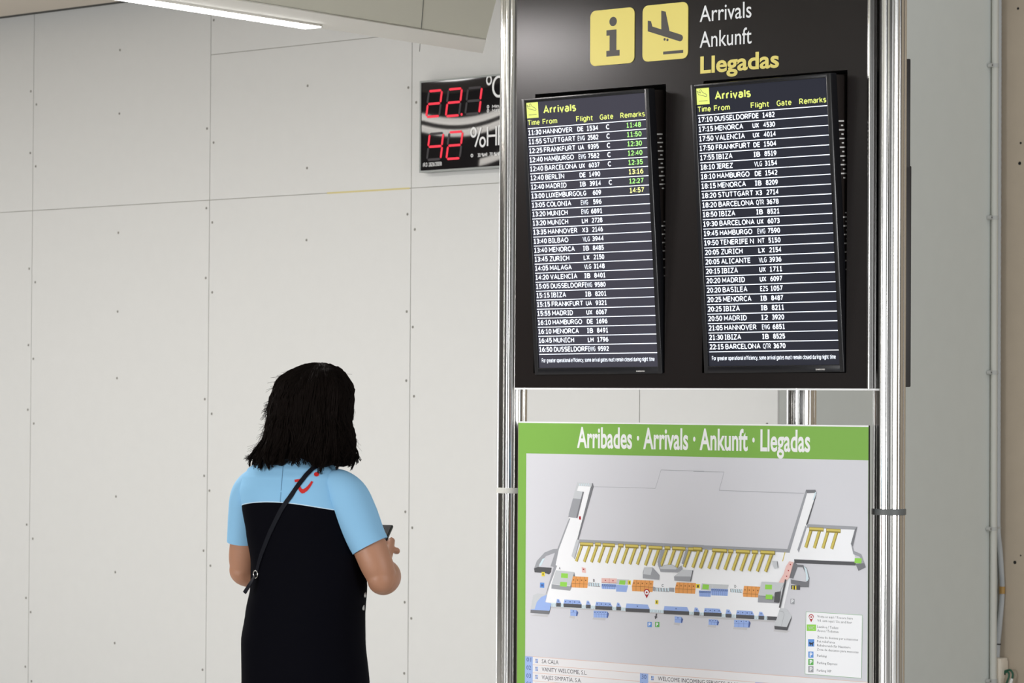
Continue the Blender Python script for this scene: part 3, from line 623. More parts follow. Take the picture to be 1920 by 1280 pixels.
for y in (745, 788, 828): P(a6, [(684 - (y - 745) * .33, y - 5), (692 - (y - 745) * .33, y - 5), (692 - (y - 745) * .33, y + 4), (684 - (y - 745) * .33, y + 4)], m_r)
line(a6, [(655, 850), (612, 1050)], m_g3, .006)
P(a5, [(300, 745), (318, 755), (240, 960), (235, 1012), (228, 990)], m_g1)
# ground-floor blocks
def blk(fn, pts, m, h=22, side=m_g2):
    xs_ = sorted(pts, key=lambda p: p[1]); 
    P(fn, pts, m)
def row(fn, x0, x1, y0, y1, sl, n, top, line_m, dep, front=None, sk=0):
    """a strip of n shop units"""
    y = lambda x: (x - x0) * sl
    P(fn, [(x0 + sk, y0), (x1 + sk * .3, y0 + y(x1)), (x1, y1 + y(x1)), (x0, y1)], top)
    P(fn, [(x0, y1), (x1, y1 + y(x1)), (x1 - 3, y1 + dep + y(x1)), (x0 + 2, y1 + dep)], front or top)
    line(fn, [(x0, y1), (x1, y1 + y(x1))], line_m, .0010)
    for k in range(n):
        xm = x0 + (x1 - x0) * (k + .5) / n
        if n > 1 and k:
            xl = x0 + (x1 - x0) * k / n; line(fn, [(xl + sk * .5, y0 + y(xl)), (xl, y1 + y(xl)), (xl, y1 + dep + y(xl))], line_m, .0009)
        ym = (y0 + y1) / 2 + y(xm); P(fn, [(xm - 4, ym - 4), (xm + 4, ym - 4), (xm + 4, ym + 4), (xm - 4, ym + 4)], line_m)
P(a5, [(310, 785), (440, 798), (415, 895), (280, 882)], m_g0); P(a5, [(280, 884), (412, 898), (410, 930), (278, 915)], m_g1); P(a5, [(440, 798), (446, 830), (412, 930), (412, 898)], m_g2)
for c in ((372, 824), (365, 885)): P(a5, [(c[0] - 24, c[1] - 18), (c[0] + 24, c[1] - 15), (c[0] + 22, c[1] + 17), (c[0] - 26, c[1] + 14)], m_gr)
row(a5, 420, 535, 828, 878, .045, 4, m_o, m_od, 28, None, 10)
row(a5, 632, 740, 840, 872, .04, 2, m_p, m_r, 4, m_g0); row(a5, 632, 735, 880, 898, .04, 7, m_b, m_bd, 18)
P(a5, [(742, 848), (828, 852), (822, 888), (735, 886)], m_g0); P(a5, [(760, 856), (802, 858), (798, 888), (755, 886)], m_gr); P(a5, [(735, 888), (820, 892), (808, 940), (735, 936)], m_b)
row(a5, 846, 995, 852, 898, .05, 5, m_o, m_od, 34, None, 12); row(a5, 1150, 1295, 870, 916, .04, 5, m_o, m_od, 30, None, 12)
for x0, x1, y in ((540, 622, 872), (1012, 1110, 908)):
    P(a5, [(x0, y), (x1, y + 5), (x1, y + 32), (x0, y + 26)], m_g1)
    for k in range(5): P(a5, [(x0 + 6 + (x1 - x0) * k / 5, y + 3), (x0 + 16 + (x1 - x0) * k / 5, y + 4), (x0 + 18 + (x1 - x0) * k / 5, y + 27), (x0 + 8 + (x1 - x0) * k / 5, y + 26)], m_gl)
P(a5, [(1110, 908), (1146, 910), (1146, 940), (1110, 936)], m_g1); P(a5, [(995, 900), (1012, 905), (1010, 935), (993, 930)], m_g1)
for cx_, cy_ in ((828, 872), (1315, 898), (1022, 1010), (220, 812)):
    P(a5, [(cx_ - 11, cy_ - 15), (cx_ + 11, cy_ - 14), (cx_ + 11, cy_ + 16), (cx_ - 11, cy_ + 15)], m_ylw); P(a5, [(cx_ - 3, cy_ - 9), (cx_ + 3, cy_ - 9), (cx_ + 3, cy_ + 9), (cx_ - 3, cy_ + 9)], m_k)
P(a5, [(492, 764), (520, 770), (522, 806), (494, 800)], m_p); P(a5, [(500, 774), (510, 776), (510, 784), (500, 782)], m_r)
P(a5, [(472, 406), (486, 404), (488, 428), (474, 428)], m_r)
P(a5, [(198, 872), (228, 874), (228, 910), (197, 908)], m_pb); P(a5, [(205, 884), (222, 884), (222, 900), (205, 900)], m_bd)
P(a6, [(18, 882), (48, 884), (48, 914), (18, 912)], m_ylw); P(a6, [(28, 890), (38, 890), (38, 908), (28, 908)], m_k)
P(a6, [(60, 878), (140, 884), (130, 930), (52, 924)], m_g0); P(a6, [(68, 884), (112, 888), (108, 922), (62, 918)], m_gr)
P(a6, [(140, 884), (250, 888), (243, 920), (135, 914)], m_g0); row(a6, 40, 125, 928, 942, .04, 6, m_b, m_bd, 28); row(a6, 125, 245, 914, 930, .04, 9, m_b, m_bd, 32)
P(a6, [(260, 916), (345, 920), (345, 946), (262, 940)], m_g1)
for k in range(5): P(a6, [(266 + 16 * k, 918), (276 + 16 * k, 919), (280 + 16 * k, 943), (270 + 16 * k, 942)], m_gl)
row(a6, 350, 470, 896, 950, .05, 4, m_o, m_od, 22, None, 8)
P(a6, [(485, 866), (605, 872), (570, 968), (460, 962)], m_g0); P(a6, [(605, 872), (645, 876), (610, 940), (580, 938)], m_g0); P(a6, [(458, 964), (605, 972), (602, 1020), (455, 1012)], m_g1); P(a6, [(580, 940), (620, 934), (610, 1015), (572, 1010)], m_g3)
for c in ((535, 904), (538, 974)): P(a6, [(c[0] - 24, c[1] - 18), (c[0] + 24, c[1] - 16), (c[0] + 22, c[1] + 17), (c[0] - 26, c[1] + 15)], m_gr)
P(a6, [(700, 895), (728, 895), (728, 922), (700, 922)], m_ylw); P(a6, [(708, 895), (718, 895), (718, 922), (708, 922)], m_k)
# kerb-side strip
P(a5, [(275, 1016), (1355, 1084), (1355, 1104), (275, 1042)], m_gl)
P(a6, [(0, 1082), (600, 1114), (600, 1140), (0, 1104)], m_gl)
P(a5, [(275, 1042), (1355, 1104), (1355, 1112), (275, 1052)], m_gs); P(a6, [(0, 1106), (575, 1142), (575, 1152), (0, 1116)], m_gs)
def kerb(fn, x0, x1, y0, y1, h, n):
    sl = .045
    P(fn, [(x0 + 6, y0), (x1 - 14, y0 + (x1 - x0) * sl), (x1, y1 + (x1 - x0) * sl), (x0, y1)], m_b)
    P(fn, [(x0, y1), (x1, y1 + (x1 - x0) * sl), (x1, y1 + h + (x1 - x0) * sl), (x0, y1 + h)], m_g3)
    for k in range(n):
        xm = x0 + (x1 - x0) * (k + .5) / n - 2; ym = (y0 + y1) / 2 + (xm - x0) * sl; P(fn, [(xm - 4, ym - 4), (xm + 4, ym - 4), (xm + 4, ym + 4), (xm - 4, ym + 4)], m_bd)
        if k: xl = x0 + (x1 - x0) * k / n; line(fn, [(xl, y0 + 4 + (xl - x0) * sl), (xl, y1 + (xl - x0) * sl)], m_bd, .0006)
for a in ((312, 346, 988, 1016, 26, 1), (364, 492, 992, 1020, 26, 4), (522, 556, 1000, 1028, 26, 1), (588, 708, 1008, 1036, 26, 4), (736, 770, 1014, 1042, 26, 1), (802, 972, 1020, 1052, 26, 1), (1070, 1250, 1038, 1068, 26, 1), (1284, 1322, 1048, 1078, 26, 1)): kerb(a5, *a)
for a in ((4, 44, 1050, 1078, 24, 1), (74, 200, 1052, 1082, 26, 4), (228, 270, 1062, 1092, 26, 1), (302, 430, 1068, 1098, 26, 4), (460, 500, 1078, 1106, 26, 1)): kerb(a6, *a)
P(a6, [(520, 1110), (600, 1114), (600, 1140), (520, 1136)], m_g3)
for x0 in (284, 340, 496, 560, 706, 776, 980, 1010, 1036, 1252, 1326):
    for k in range(3): line(a5, [(x0 + 11 * k, 1022 + (x0 - 280) * .062), (x0 + 11 * k + 4, 1044 + (x0 - 280) * .06)], m_g1, .001)
for x0 in (48, 204, 272, 432, 502):
    for k in range(3): line(a6, [(x0 + 10 * k, 1086 + x0 * .05), (x0 + 10 * k + 5, 1108 + x0 * .05)], m_g1, .001)
# outlying kiosks
def kiosk(fn, x0, x1, y0, y1, n, rows_=1):
    P(fn, [(x0 + 4, y0 + 30), (x1 - 20, y0 + 38), (x1 - 26, y1 + 22), (x0 - 8, y1 + 14)], m_gs)
    P(fn, [(x0, y0), (x1 - 12, y0 + 5), (x1, y0 + 22), (x1 - 8, y1 + 4), (x0, y1)], m_b); P(fn, [(x1 - 12, y0 + 5), (x1, y0 + 22), (x1 - 8, y1 + 4), (x1 - 16, y1)], m_bd)
    for k in range(n):
        xm = x0 + (x1 - x0 - 14) * (k + .5) / n; P(fn, [(xm - 4, y0 + 8), (xm + 4, y0 + 8), (xm + 4, y0 + 15), (xm - 4, y0 + 15)], m_bd)
        if k: line(fn, [(x0 + (x1 - x0 - 14) * k / n, y0 + 1), (x0 + (x1 - x0 - 14) * k / n, y1)], m_bd, .0007)
    line(fn, [(x0, (y0 + y1) / 2), (x1 - 14, (y0 + y1) / 2 + 4)], m_bd, .0006)
kiosk(a5, 412, 468, 1062, 1106, 1); kiosk(a5, 576, 684, 1070, 1118, 5); kiosk(a5, 1148, 1208, 1110, 1154, 1); kiosk(a6, 108, 182, 1130, 1170, 3); kiosk(a6, 288, 404, 1135, 1186, 3)
P(a5, [(165, 1098), (260, 1100), (250, 1116), (130, 1106)], m_gs); P(a5, [(150, 962), (180, 948), (245, 960), (235, 1010), (278, 1020), (265, 1072), (132, 1064)], m_b); P(a5, [(150, 962), (180, 948), (245, 958), (205, 975), (175, 1010), (160, 1060), (132, 1062)], m_g0); P(a5, [(132, 1064), (265, 1072), (262, 1096), (130, 1086)], m_g2); P(a5, [(265, 1072), (278, 1022), (276, 1044), (262, 1096)], m_g3)
P(a6, [(570, 1205), (690, 1212), (655, 1226), (565, 1216)], m_gs); P(a6, [(612, 1052), (655, 1056), (695, 1110), (660, 1186), (572, 1178)], m_g0); line(a6, [(605, 1072), (632, 1076), (642, 1096), (622, 1178)], m_g1, .001); P(a6, [(572, 1178), (660, 1186), (695, 1110), (692, 1132), (664, 1210), (574, 1202)], m_g3)
# arrow, pins and parking signs
P(a5, [(1016, 1090), (1026, 1092), (1022, 1112), (1028, 1114), (1010, 1132), (1006, 1108), (1012, 1110)], m_g3)
def pin(fn, x, y, sx, sy):
    P(fn, [(x + sx * math.cos(t), y - sy * 1.9 + sy * math.sin(t)) for t in [PI + k * PI / 10 for k in range(11)]] + [(x, y)], m_r)
    P(fn, [(x + sx * .72 * math.cos(k * PI / 8), y - sy * 1.85 + sy * .72 * math.sin(k * PI / 8)) for k in range(16)], m_w); P(fn, [(x + sx * .3 * math.cos(k * PI / 5), y - sy * 1.85 + sy * .3 * math.sin(k * PI / 5)) for k in range(10)], m_r)
pin(a5, 951, 984, 21, 23); pin(a8, 1179, 246, 26, 28)
def sq(fn, x0, x1, y0, y1, m): P(fn, [(x0, y0), (x1, y0 + 1), (x1, y1 + 1), (x0, y1)], m)
def ptext(fn, body, x0, x1, y0, y1, cap_px, m, bold=0.0, res=2):
    """print a line whose baseline runs from (x0, y0) to (x1, y1)"""
    A_ = Vector(fn(x0, y0)); B_ = Vector(fn(x1, y1)); h_ = Vector(fn(x0, y0 - cap_px)).y - A_.y
    zz_ = (A_.y + B_.y) / 2; text(mp, body, A_.x, B_.x, zz_, h_, m, layer([(A_.x, zz_ - h_ * .3), (B_.x, zz_ + h_ * 1.1)]), bold, res=res)
for x, m in ((956, m_pb), (1010, m_pg)): sq(a5, x, x + 30, 1150, 1186, m); ptext(a5, 'P', x + 8, x + 22, 1180, 1180, 24, m_w, .03)
sq(a6, 686, 714, 986, 1024, m_g1); ptext(a6, 'P', 692, 709, 1018, 1018, 26, m_w, .03)
for fn, ch, x, y in ((a5, 'A', 330, 780), (a5, 'B', 572, 866), (a5, 'C', 1056, 902), (a6, 'D', 290, 908)): ptext(fn, ch, x, x + 13, y, y, 18, m_g3, .02)
# legend
P(a8, [(1128, 142), (1690, 176), (1680, 806), (1118, 762)], m_w)
for a_, b_ in (((1128, 142), (1690, 176)), ((1690, 176), (1680, 806)), ((1680, 806), (1118, 762)), ((1118, 762), (1128, 142))): line(a8, [a_, b_], m_pg, .0009)
pin(a8, 1179, 246, 26, 28)
sq(a8, 1134, 1228, 268, 332, m_gr); ptext(a8, 'WC', 1150, 1212, 318, 320, 34, m_g0)
sq(a8, 1148, 1210, 416, 488, m_pb)
P(a8, [(1158, 452), (1166, 440), (1172, 450), (1190, 452), (1196, 440), (1204, 444), (1200, 456), (1196, 462), (1196, 482), (1188, 482), (1186, 468), (1174, 468), (1172, 480), (1164, 480), (1166, 462), (1156, 458)], m_k)
for y, m in ((538, m_pb), (612, m_pg), (684, m_g1)): sq(a8, 1150, 1202, y, y + 62, m); ptext(a8, 'P', 1164, 1192, y + 52, y + 52, 40, m_w, .03)
for body, x0, x1, y0, y1 in (('Voste es aquí / You are here', 1240, 1595, 196, 222), ('Vd. está aquí / Sie sind hier', 1240, 1585, 238, 262), ('Lavabos / Toilets', 1240, 1450, 302, 314), ('Aseos / Toiletten', 1240, 1452, 340, 354), ('Zona de descans per a mascotes', 1240, 1648, 404, 434), ('Pet relief area', 1238, 1416, 446, 460), ('Ruhebereich für Haustiere', 1238, 1572, 488, 508), ('Zona de descanso para mascotas', 1236, 1652, 528, 556), ('Parking', 1238, 1334, 590, 598), ('Parking Express', 1238, 1440, 662, 676), ('Parking VIP', 1236, 1382, 738, 748)):
    ptext(a8, body, x0, x1, y0, y1, 24, m_k, 0.0, res=1)
mp.build('terminal_map', board)

# directory of numbered rows at the foot of the sign
mp = MB(); SEEN.clear()
dz1 = hd_(984, 1231)[1]; rh = 0.0268; x_end = hd_(1624, 1276.6)[0]
x_c = [gx0, a7(1280, 572)[0], a8(620, 770)[0], x_end + 0.001]
NAMES = [[('01', 'SA CALA'), ('02', 'VANITY WELCOME, S.L.'), ('03', 'VIAJES SIMPATÍA, S.A.'), ('04', 'TUI ESPAÑA TURISMO, S.L.')], [None, ('30', 'WELCOME INCOMING SERVICES, S.L.U.'), ('31', 'WELCOME INCOMING SERVICES, S.L.U.'), ('32', '')], [None, ('59', "CA S´AMITGER"), ('60', ''), None]]
dz1 = (dz1 + hd_(1624, 1276.6)[1]) / 2
rows_z = [dz1 - rh * k for k in range(5)]
def R_(x0, x1, z0, z1, m): mp.flat([(x0, z0), (x1, z0), (x1, z1), (x0, z1)], m, layer([(x0, z0), (x1, z1)]))
R_(gx0, gx1, rows_z[4], rows_z[0], mat('print_row', srgb(232, 230, 232), 0.55))
for k in range(5): R_(gx0, gx1 , rows_z[k] - .0008, rows_z[k] + .0008, m_pt)
numw = a7(208, 520)[0] - gx0
for c, col in enumerate(NAMES):
    for k, it in enumerate(col):
        if not it: continue
        z = rows_z[k] - rh; x = x_c[c]
        R_(x, x + numw, z, z + rh, m_lb)
        text(mp, it[0], x + numw * .2, x + numw * .78, z + rh * .34, rh * .52, m_bd, layer([(x + numw * .2, z + .005), (x + numw * .7, z + rh * .8)]), .008)
        for i in range(2):
            for j in range(2): R_(x + numw * (1.35 + .16 * i), x + numw * (1.47 + .16 * i), z + rh * (.26 + .28 * j), z + rh * (.48 + .28 * j), m_bd if (i + j) % 2 else m_pb)
        if it[1]:
            vs, _ = glyphs(it[1], 0.0); wd = (max(v_[0] for v_ in vs) - min(v_[0] for v_ in vs))
            text(mp, it[1], x + numw * 2.15, x + numw * 2.15 + wd * .0183, z + rh * .28, rh * .50, m_k, layer([(x + numw * 2.15, z + .005), (x + numw * 2.15 + wd * .0183, z + rh * .8)]), 0.0)
mp.build('directory_table', board)

# ------------------------------------------------------------------ temperature display on the white wall
td = empty('temperature_display', M=MW)
tag(td, 'black wall display with red digits for temperature and humidity in a grey frame', 'digital display')
FY = -0.055
def tw_(px, py): return wl(px, py, FY)
fx0, fz1 = tw_(787, 152); fz0 = tw_(787, 323.5)[1]; fx1 = fx0 + 0.66
fr_m = mat('display_frame', srgb(150, 154, 152), 0.4, 0.5); face_m = mat('display_face', (0.010, 0.009, 0.010), 0.02)
led_m = mat('red_segment', (0.05, 0.0, 0.0), 0.5, emit=0.72, ecol=(1.0, 0.030, 0.065)); led_off = mat('unlit_segment', (0.035, 0.03, 0.035), 0.5)
q = MB()
for a, b_, c, d in ((fx0, fx1, fz1 - .008, fz1), (fx0, fx1, fz0, fz0 + .008), (fx0, fx0 + .008, fz0 + .008, fz1 - .008), (fx1 - .008, fx1, fz0 + .008, fz1 - .008)): q.box(a, b_, FY, -0.001, c, d, fr_m)
q.build('frame', td)
q = MB(); NX, NZ = 40, 10; xc_, zc_ = fx0 + .20, (fz0 + fz1) / 2
gv = []
for j in range(NZ + 1):
    for i in range(NX + 1):
        x = fx0 + .008 + (fx1 - fx0 - .016) * i / NX; z = fz0 + .008 + (fz1 - fz0 - .016) * j / NZ
        gv.append((x, FY + .003 - .07 * (x - xc_) ** 2 * (z - zc_), z))
q.add(gv, [(j * (NX + 1) + i, j * (NX + 1) + i + 1, (j + 1) * (NX + 1) + i + 1, (j + 1) * (NX + 1) + i) for j in range(NZ) for i in range(NX)], face_m)
q.build('face', td, smooth=60); q = MB(); q.box(fx0 + .008, fx1 - .008, FY + .02, -0.002, fz0 + .008, fz1 - .008, face_m); q.build('back_casing', td)
t9 = lambda x, y: wl(770 + x / 5.8158, 120 + y / 5.8182, FY + .002)
SEG = {'a': 0, 'b': 1, 'c': 2, 'd': 3, 'e': 4, 'f': 5, 'g': 6}
ON = {'2': 'abged', '1': 'bc', '4': 'fgbc'}
def digit(ch, bl_, tr, dot=False):
    """seven-segment figure between lower left and upper right corners"""
    x0, z0 = bl_; x1, z1 = tr; h_ = z1 - z0; w_ = x1 - x0; sl = 0.12 * h_; x1 -= sl; t = 0.0105
    X = lambda x, z: x + sl * (z - z0) / h_
    zm = (z0 + z1) / 2; g_ = .0025
    def hseg(z): return [(X(x0, z) + g_, z), (X(x0, z) + g_ + t * .5, z + t / 2), (X(x1, z) - g_ - t * .5, z + t / 2), (X(x1, z) - g_, z), (X(x1, z) - g_ - t * .5, z - t / 2), (X(x0, z) + g_ + t * .5, z - t / 2)]
    def vseg(x, za, zb): return [(X(x, za + g_), za + g_), (X(x, za) + t / 2, za + g_ + t * .5), (X(x, zb) + t / 2, zb - g_ - t * .5), (X(x, zb - g_), zb - g_), (X(x, zb) - t / 2, zb - g_ - t * .5), (X(x, za) - t / 2, za + g_ + t * .5)]
    S = dict(a=hseg(z1), g=hseg(zm), d=hseg(z0), b=vseg(x1, zm, z1), c=vseg(x1, z0, zm), f=vseg(x0, zm, z1), e=vseg(x0, z0, zm))
    q = MB()
    for k_, pts in S.items(): q.prism(pts, FY + .0012, FY + .0022, led_m if k_ in ON[ch] else led_off)
    if dot: q.prism([(x1 + .014 + .006 * math.cos(k * PI / 6), z0 + .003 + .006 * math.sin(k * PI / 6)) for k in range(12)], FY + .0012, FY + .0022, led_m)
    q.build('digit', td)
digit('2', t9(172, 578), t9(340, 285)); digit('2', t9(385, 570), t9(558, 265), True); digit('1', t9(598, 548), t9(775, 252)); digit('4', t9(180, 1045), t9(355, 752)); digit('2', t9(392, 1036), t9(565, 735))
q = MB(); yl = FY + .0014
def ltx(body, x0, x1, y, capp, m=sign_w, bold=.0):
    a = t9(x0, y); b_ = t9(x1, y); dtext(q, body, a[0], b_[0], a[1], capp / 5.82 * 0.00283, m, yl, bold)
ltx('º', 822, 886, 352, 190, bold=.10); ltx('C', 888, 1010, 372, 200, bold=.11)
tag(q.build('unit_lettering', td), 'white degrees sign'); q = MB()
ltx('%HR', 650, 1062, 918, 190, bold=.10); tag(q.build('unit_lettering', td), 'white humidity sign'); q = MB()
for bd, xa_, xb_, yy, cpp in (('o', 832, 856, 486, 40), ('Min. 25', 888, 1052, 480, 28), ('o', 832, 856, 530, 40), ('Max. 27', 888, 1052, 524, 28), ('o', 655, 682, 1018, 40), ('30 %HR', 732, 838, 1015, 34), ('70 %HR', 862, 980, 1006, 34), ('(R.D. 1826/2009)', 135, 340, 1122, 38)):
    ltx(bd, xa_, xb_, yy, cpp, bold=.16); tag(q.build('small_lettering', td), 'tiny white lettering reading ' + bd); q = MB()

# ------------------------------------------------------------------ pipes and outlet beside the recess
pvc = mat('pale_pipe', srgb(206, 206, 198), 0.45); flex_m = mat('corrugated_pipe', srgb(200, 203, 205), 0.5); clip_m = mat('pipe_clip', srgb(186, 187, 183), 0.5)
tape = mat('brown_tape', srgb(178, 140, 78), 0.5); outlet_m = mat('cream_plastic', srgb(226, 216, 200), 0.4); cable_g = mat('green_cable', srgb(24, 84, 62), 0.5); white_pl = mat('white_plastic', srgb(226, 226, 222), 0.4); tie_m = mat('black_tie', (0.02, 0.02, 0.02), 0.5)
def gpt(px, py, off):                                       # point standing off the grey wall (towards the hall) on a line of sight
    o_ = Q0 + UW * off; return on_plane(px, py, o_, UW)
pr_ = 0.0150
pA = gpt(1863.5, 900, 0.021)
bz = at(1860, 1290, pA.y).z - 0.3
pipe = empty('conduit_pipe', (pA.x, pA.y, bz)); tag(pipe, 'rigid pale plastic conduit clipped upright to the grey wall', 'pipe')
ptop = 4.1 - bz
q = MB(); q.tube([(0, 0, 0), (0, 0, ptop)], pr_, pvc, 20); q.build('tube', pipe, smooth=40)
for py in (123, 408, 698, 991, 1276):
    z = at(1856, py, pA.y).z - bz
    k = MB(); n = 20
    k.loft([[((pr_ + e_) * math.cos(2 * PI * i / n), (pr_ + e_) * math.sin(2 * PI * i / n), z + dz) for i in range(n)] for e_, dz in ((.0003, -.009), (.003, -.009), (.003, .009), (.0003, .009))], clip_m)
    d = -BW * 0.026 - UW * 0.004
    k.tube([d + Vector((0, 0, z)) + UW * -0.014, d + Vector((0, 0, z)) + UW * 0.006], 0.0095, clip_m, 12); k.tube([d + Vector((0, 0, z)) + UW * 0.0061, d + Vector((0, 0, z)) + UW * 0.0072], 0.003, tie_m, 8)
    k.tube([d * .5 + Vector((0, 0, z)), d + Vector((0, 0, z))], 0.006, clip_m, 8)
    k.build('clip', pipe, smooth=40)
fc = MB(); pth = []; rr = []
ctrl = [(1873.5, -60), (1873, 200), (1872, 600), (1871.5, 900), (1871.5, 990), (1875, 1030), (1878, 1075), (1879, 1100), (1878, 1130), (1874, 1175), (1871, 1207), (1869.5, 1240)]
fY = 0.018
def catm(pts, n=14):
    out = []
    for i in range(len(pts) - 1):
        p0, p1, p2, p3 = [Vector(pts[max(0, min(len(pts) - 1, i + k))]) for k in (-1, 0, 1, 2)]
        for k in range(n):
            t = k / n; out.append(0.5 * ((2 * p1) + (p2 - p0) * t + (2 * p0 - 5 * p1 + 4 * p2 - p3) * t * t + (3 * p1 - p0 - 3 * p2 + p3) * t ** 3))
    out.append(Vector(pts[-1])); return out
c3 = [on_plane(px, py, Q1 - BW * 0.0135, BW) for px, py in ctrl]
sm = catm(c3, 60)
rad = [0.0112 + (0.0009 if i % 2 else -0.0003) for i in range(len(sm))]
root = sm[-1].copy()
flx = empty('flexible_conduit', tuple(root)); tag(flx, 'corrugated grey flexible conduit bulging out of its clip down to the cream outlet', 'pipe')
fc.tube([p - root for p in sm], rad, flex_m, 12); fc.build('tube', flx, smooth=60)
def band(pyc, hh, m, name, r=.0130):
    i = min(range(len(sm)), key=lambda j: abs(sm[j].z - at(1875, pyc, sm[j].y).z)); d = (sm[min(i + 1, len(sm) - 1)] - sm[i - 1]).normalized()
    k = MB(); k.tube([sm[i] - root - d * hh, sm[i] - root + d * hh], r, m, 14); k.build(name, flx, smooth=40)
band(1106, .016, tape, 'tape_wrap'); band(1207, .0025, tie_m, 'cable_tie'); band(989, .005, clip_m, 'clip', .0135)
# outlet box
OD = 0.045
fA, fB = gpt(1874.5, 1240, OD), gpt(1890, 1240, OD)
ow = (fB - fA).dot(BW); oh = 0.11
ow = min(ow, (Q1 - fA).dot(BW) - .004); oc_w = fA + BW * ow / 2 - UW * OD; otop = at(1874, 1234, fA.y).z
out_c = Vector((oc_w.x, oc_w.y, otop - oh))
ob = empty('power_outlet', M=Matrix(((BW.x, -UW.x, 0, out_c.x), (BW.y, -UW.y, 0, out_c.y), (0, 0, 1, out_c.z), (0, 0, 0, 1)))); tag(ob, 'cream surface-mounted outlet box on the grey wall at the foot of the conduits', 'outlet')
q = MB(); q.bbox(-ow / 2, ow / 2, -0.05, -0.001, 0, oh, outlet_m, .005); q.build('box', ob, smooth=40)
q = MB(); q.bbox(-.026, .026, -0.0535, -0.0502, .02, .098, outlet_m, .0015); q.add([(-.006, -.0537, .036), (.006, -.0537, .036), (.006, -.0537, .056), (-.006, -.0537, .056)], [(0, 1, 2, 3)], hole_m); q.build('faceplate', ob, smooth=40)
cb = empty('network_cable', M=ob.matrix_world.copy()); tag(cb, 'green cable plugged into the cream outlet box and looping down', 'cable')
cpath = catm([(-.004, -.0545, .045), (-.008, -.073, .051), (-.012, -.083, .037), (-.016, -.076, .010), (-.020, -.066, -.020), (-.020, -.055, -.10), (-.020, -.045, -.20)], 8)
q = MB(); q.tube(cpath, .0042, cable_g, 10); q.build('cord', cb, smooth=60)
q = MB(); q.tube(catm([(-.002, -.0545, .053), (-.005, -.084, .060), (-.008, -.099, .044), (-.008, -.096, .022)], 8), .0045, cable_g, 10); q.build('cord', cb, smooth=60)
q = MB(); q.tube([(-.008, -.096, .024), (-.012, -.088, -.006), (-.016, -.080, -.032)], [.006, .0095, .009], white_pl, 12); tag(q.build('plug', cb, smooth=40), 'white plug')
# ------------------------------------------------------------------ the woman reading the board
PHI = math.radians(28)
PX = Vector((math.cos(PHI), -math.sin(PHI), 0)); PY = Vector((math.sin(PHI), math.cos(PHI), 0)); PO = Vector((-0.574, 8.36, 0))
MP = Matrix(((PX.x, PY.x, 0, PO.x), (PX.y, PY.y, 0, PO.y), (0, 0, 1, 0), (0, 0, 0, 1)))
skin = mat('skin', srgb(176, 127, 100), 0.5, var=0.07, bscale=260, bump=0.05)
navy = mat('navy_knit', srgb(9, 9, 15), 0.75, bump=0.06, bscale=700, spec=0.03)
sky_b = mat('pale_blue_knit', srgb(142, 192, 227), 0.75, bump=0.06, bscale=700, spec=0.25)
seam_b = mat('blue_seam', srgb(84, 126, 162), 0.8); red_e = mat('red_emblem', srgb(200, 24, 20), 0.6)
hair_m = mat('black_hair', srgb(22, 17, 15), 0.65, spec=0.03); strap_m = mat('dark_leather', srgb(20, 21, 28), 0.6, bump=0.1, bscale=500, spec=0.1)
chrome = mat('buckle_metal', (0.85, 0.83, 0.78), 0.18, 1.0); eye_w = mat('eye_white', (0.8, 0.79, 0.77), 0.3); eye_d = mat('iris', (0.05, 0.03, 0.02), 0.2)
person = empty('person', M=MP)
tag(person, 'person with black shoulder-length hair in a pale blue and navy dress, seen from behind', 'person')

def sup(cx, cy, z, a, b, n=64, e=2.3, back=1.0, M=None):
    out = []
    for k in range(n):
        t = 2 * PI * k / n; c, s_ = math.cos(t), math.sin(t)
        x = a * math.copysign(abs(c) ** (2 / e), c); y = b * math.copysign(abs(s_) ** (2 / e), s_)
        out.append(Vector((cx + x, cy + y * (back if s_ < 0 else 1.0), z)))
    return out
def interp(rows, z):
    for A_, B_ in zip(rows, rows[1:]):
        if A_[0] <= z <= B_[0]:
            t = (z - A_[0]) / (B_[0] - A_[0]); t = t * t * (3 - 2 * t) * .5 + t * .5
            return [p + (q - p) * t for p, q in zip(A_[1:], B_[1:])]
    return list(rows[-1][1:])
TOR = [(.44, 0, 0, .198, .165), (.60, 0, 0, .193, .158), (.76, .004, 0, .181, .150), (.88, -.006, .002, .177, .143), (.956, .0, .002, .171, .136), (1.03, .012, .0, .168, .128),
       (1.10, .012, -.004, .166, .124), (1.18, .0, -.012, .165, .124), (1.25, -.008, -.022, .166, .122), (1.30, -.018, -.030, .162, .112), (1.335, -.020, -.033, .153, .095),
       (1.358, -.020, -.034, .138, .082), (1.375, -.020, -.034, .115, .070), (1.388, -.020, -.033, .088, .062), (1.397, -.020, -.032, .070, .058), (1.402, -.020, -.031, .064, .056)]
zs = [.44 + (1.33 - .44) * k / 60 for k in range(60)] + [1.33 + (1.402 - 1.33) * k / 24 for k in range(25)]
dm = MB(); outer = [sup(*(lambda c: (c[0], c[1], z, c[2], c[3]))(interp(TOR, z))) for z in zs]
inner = [[Vector((p.x + (0 - p.x) * .03, p.y + (-.02 - p.y) * .03, p.z)) for p in r] for r in outer]
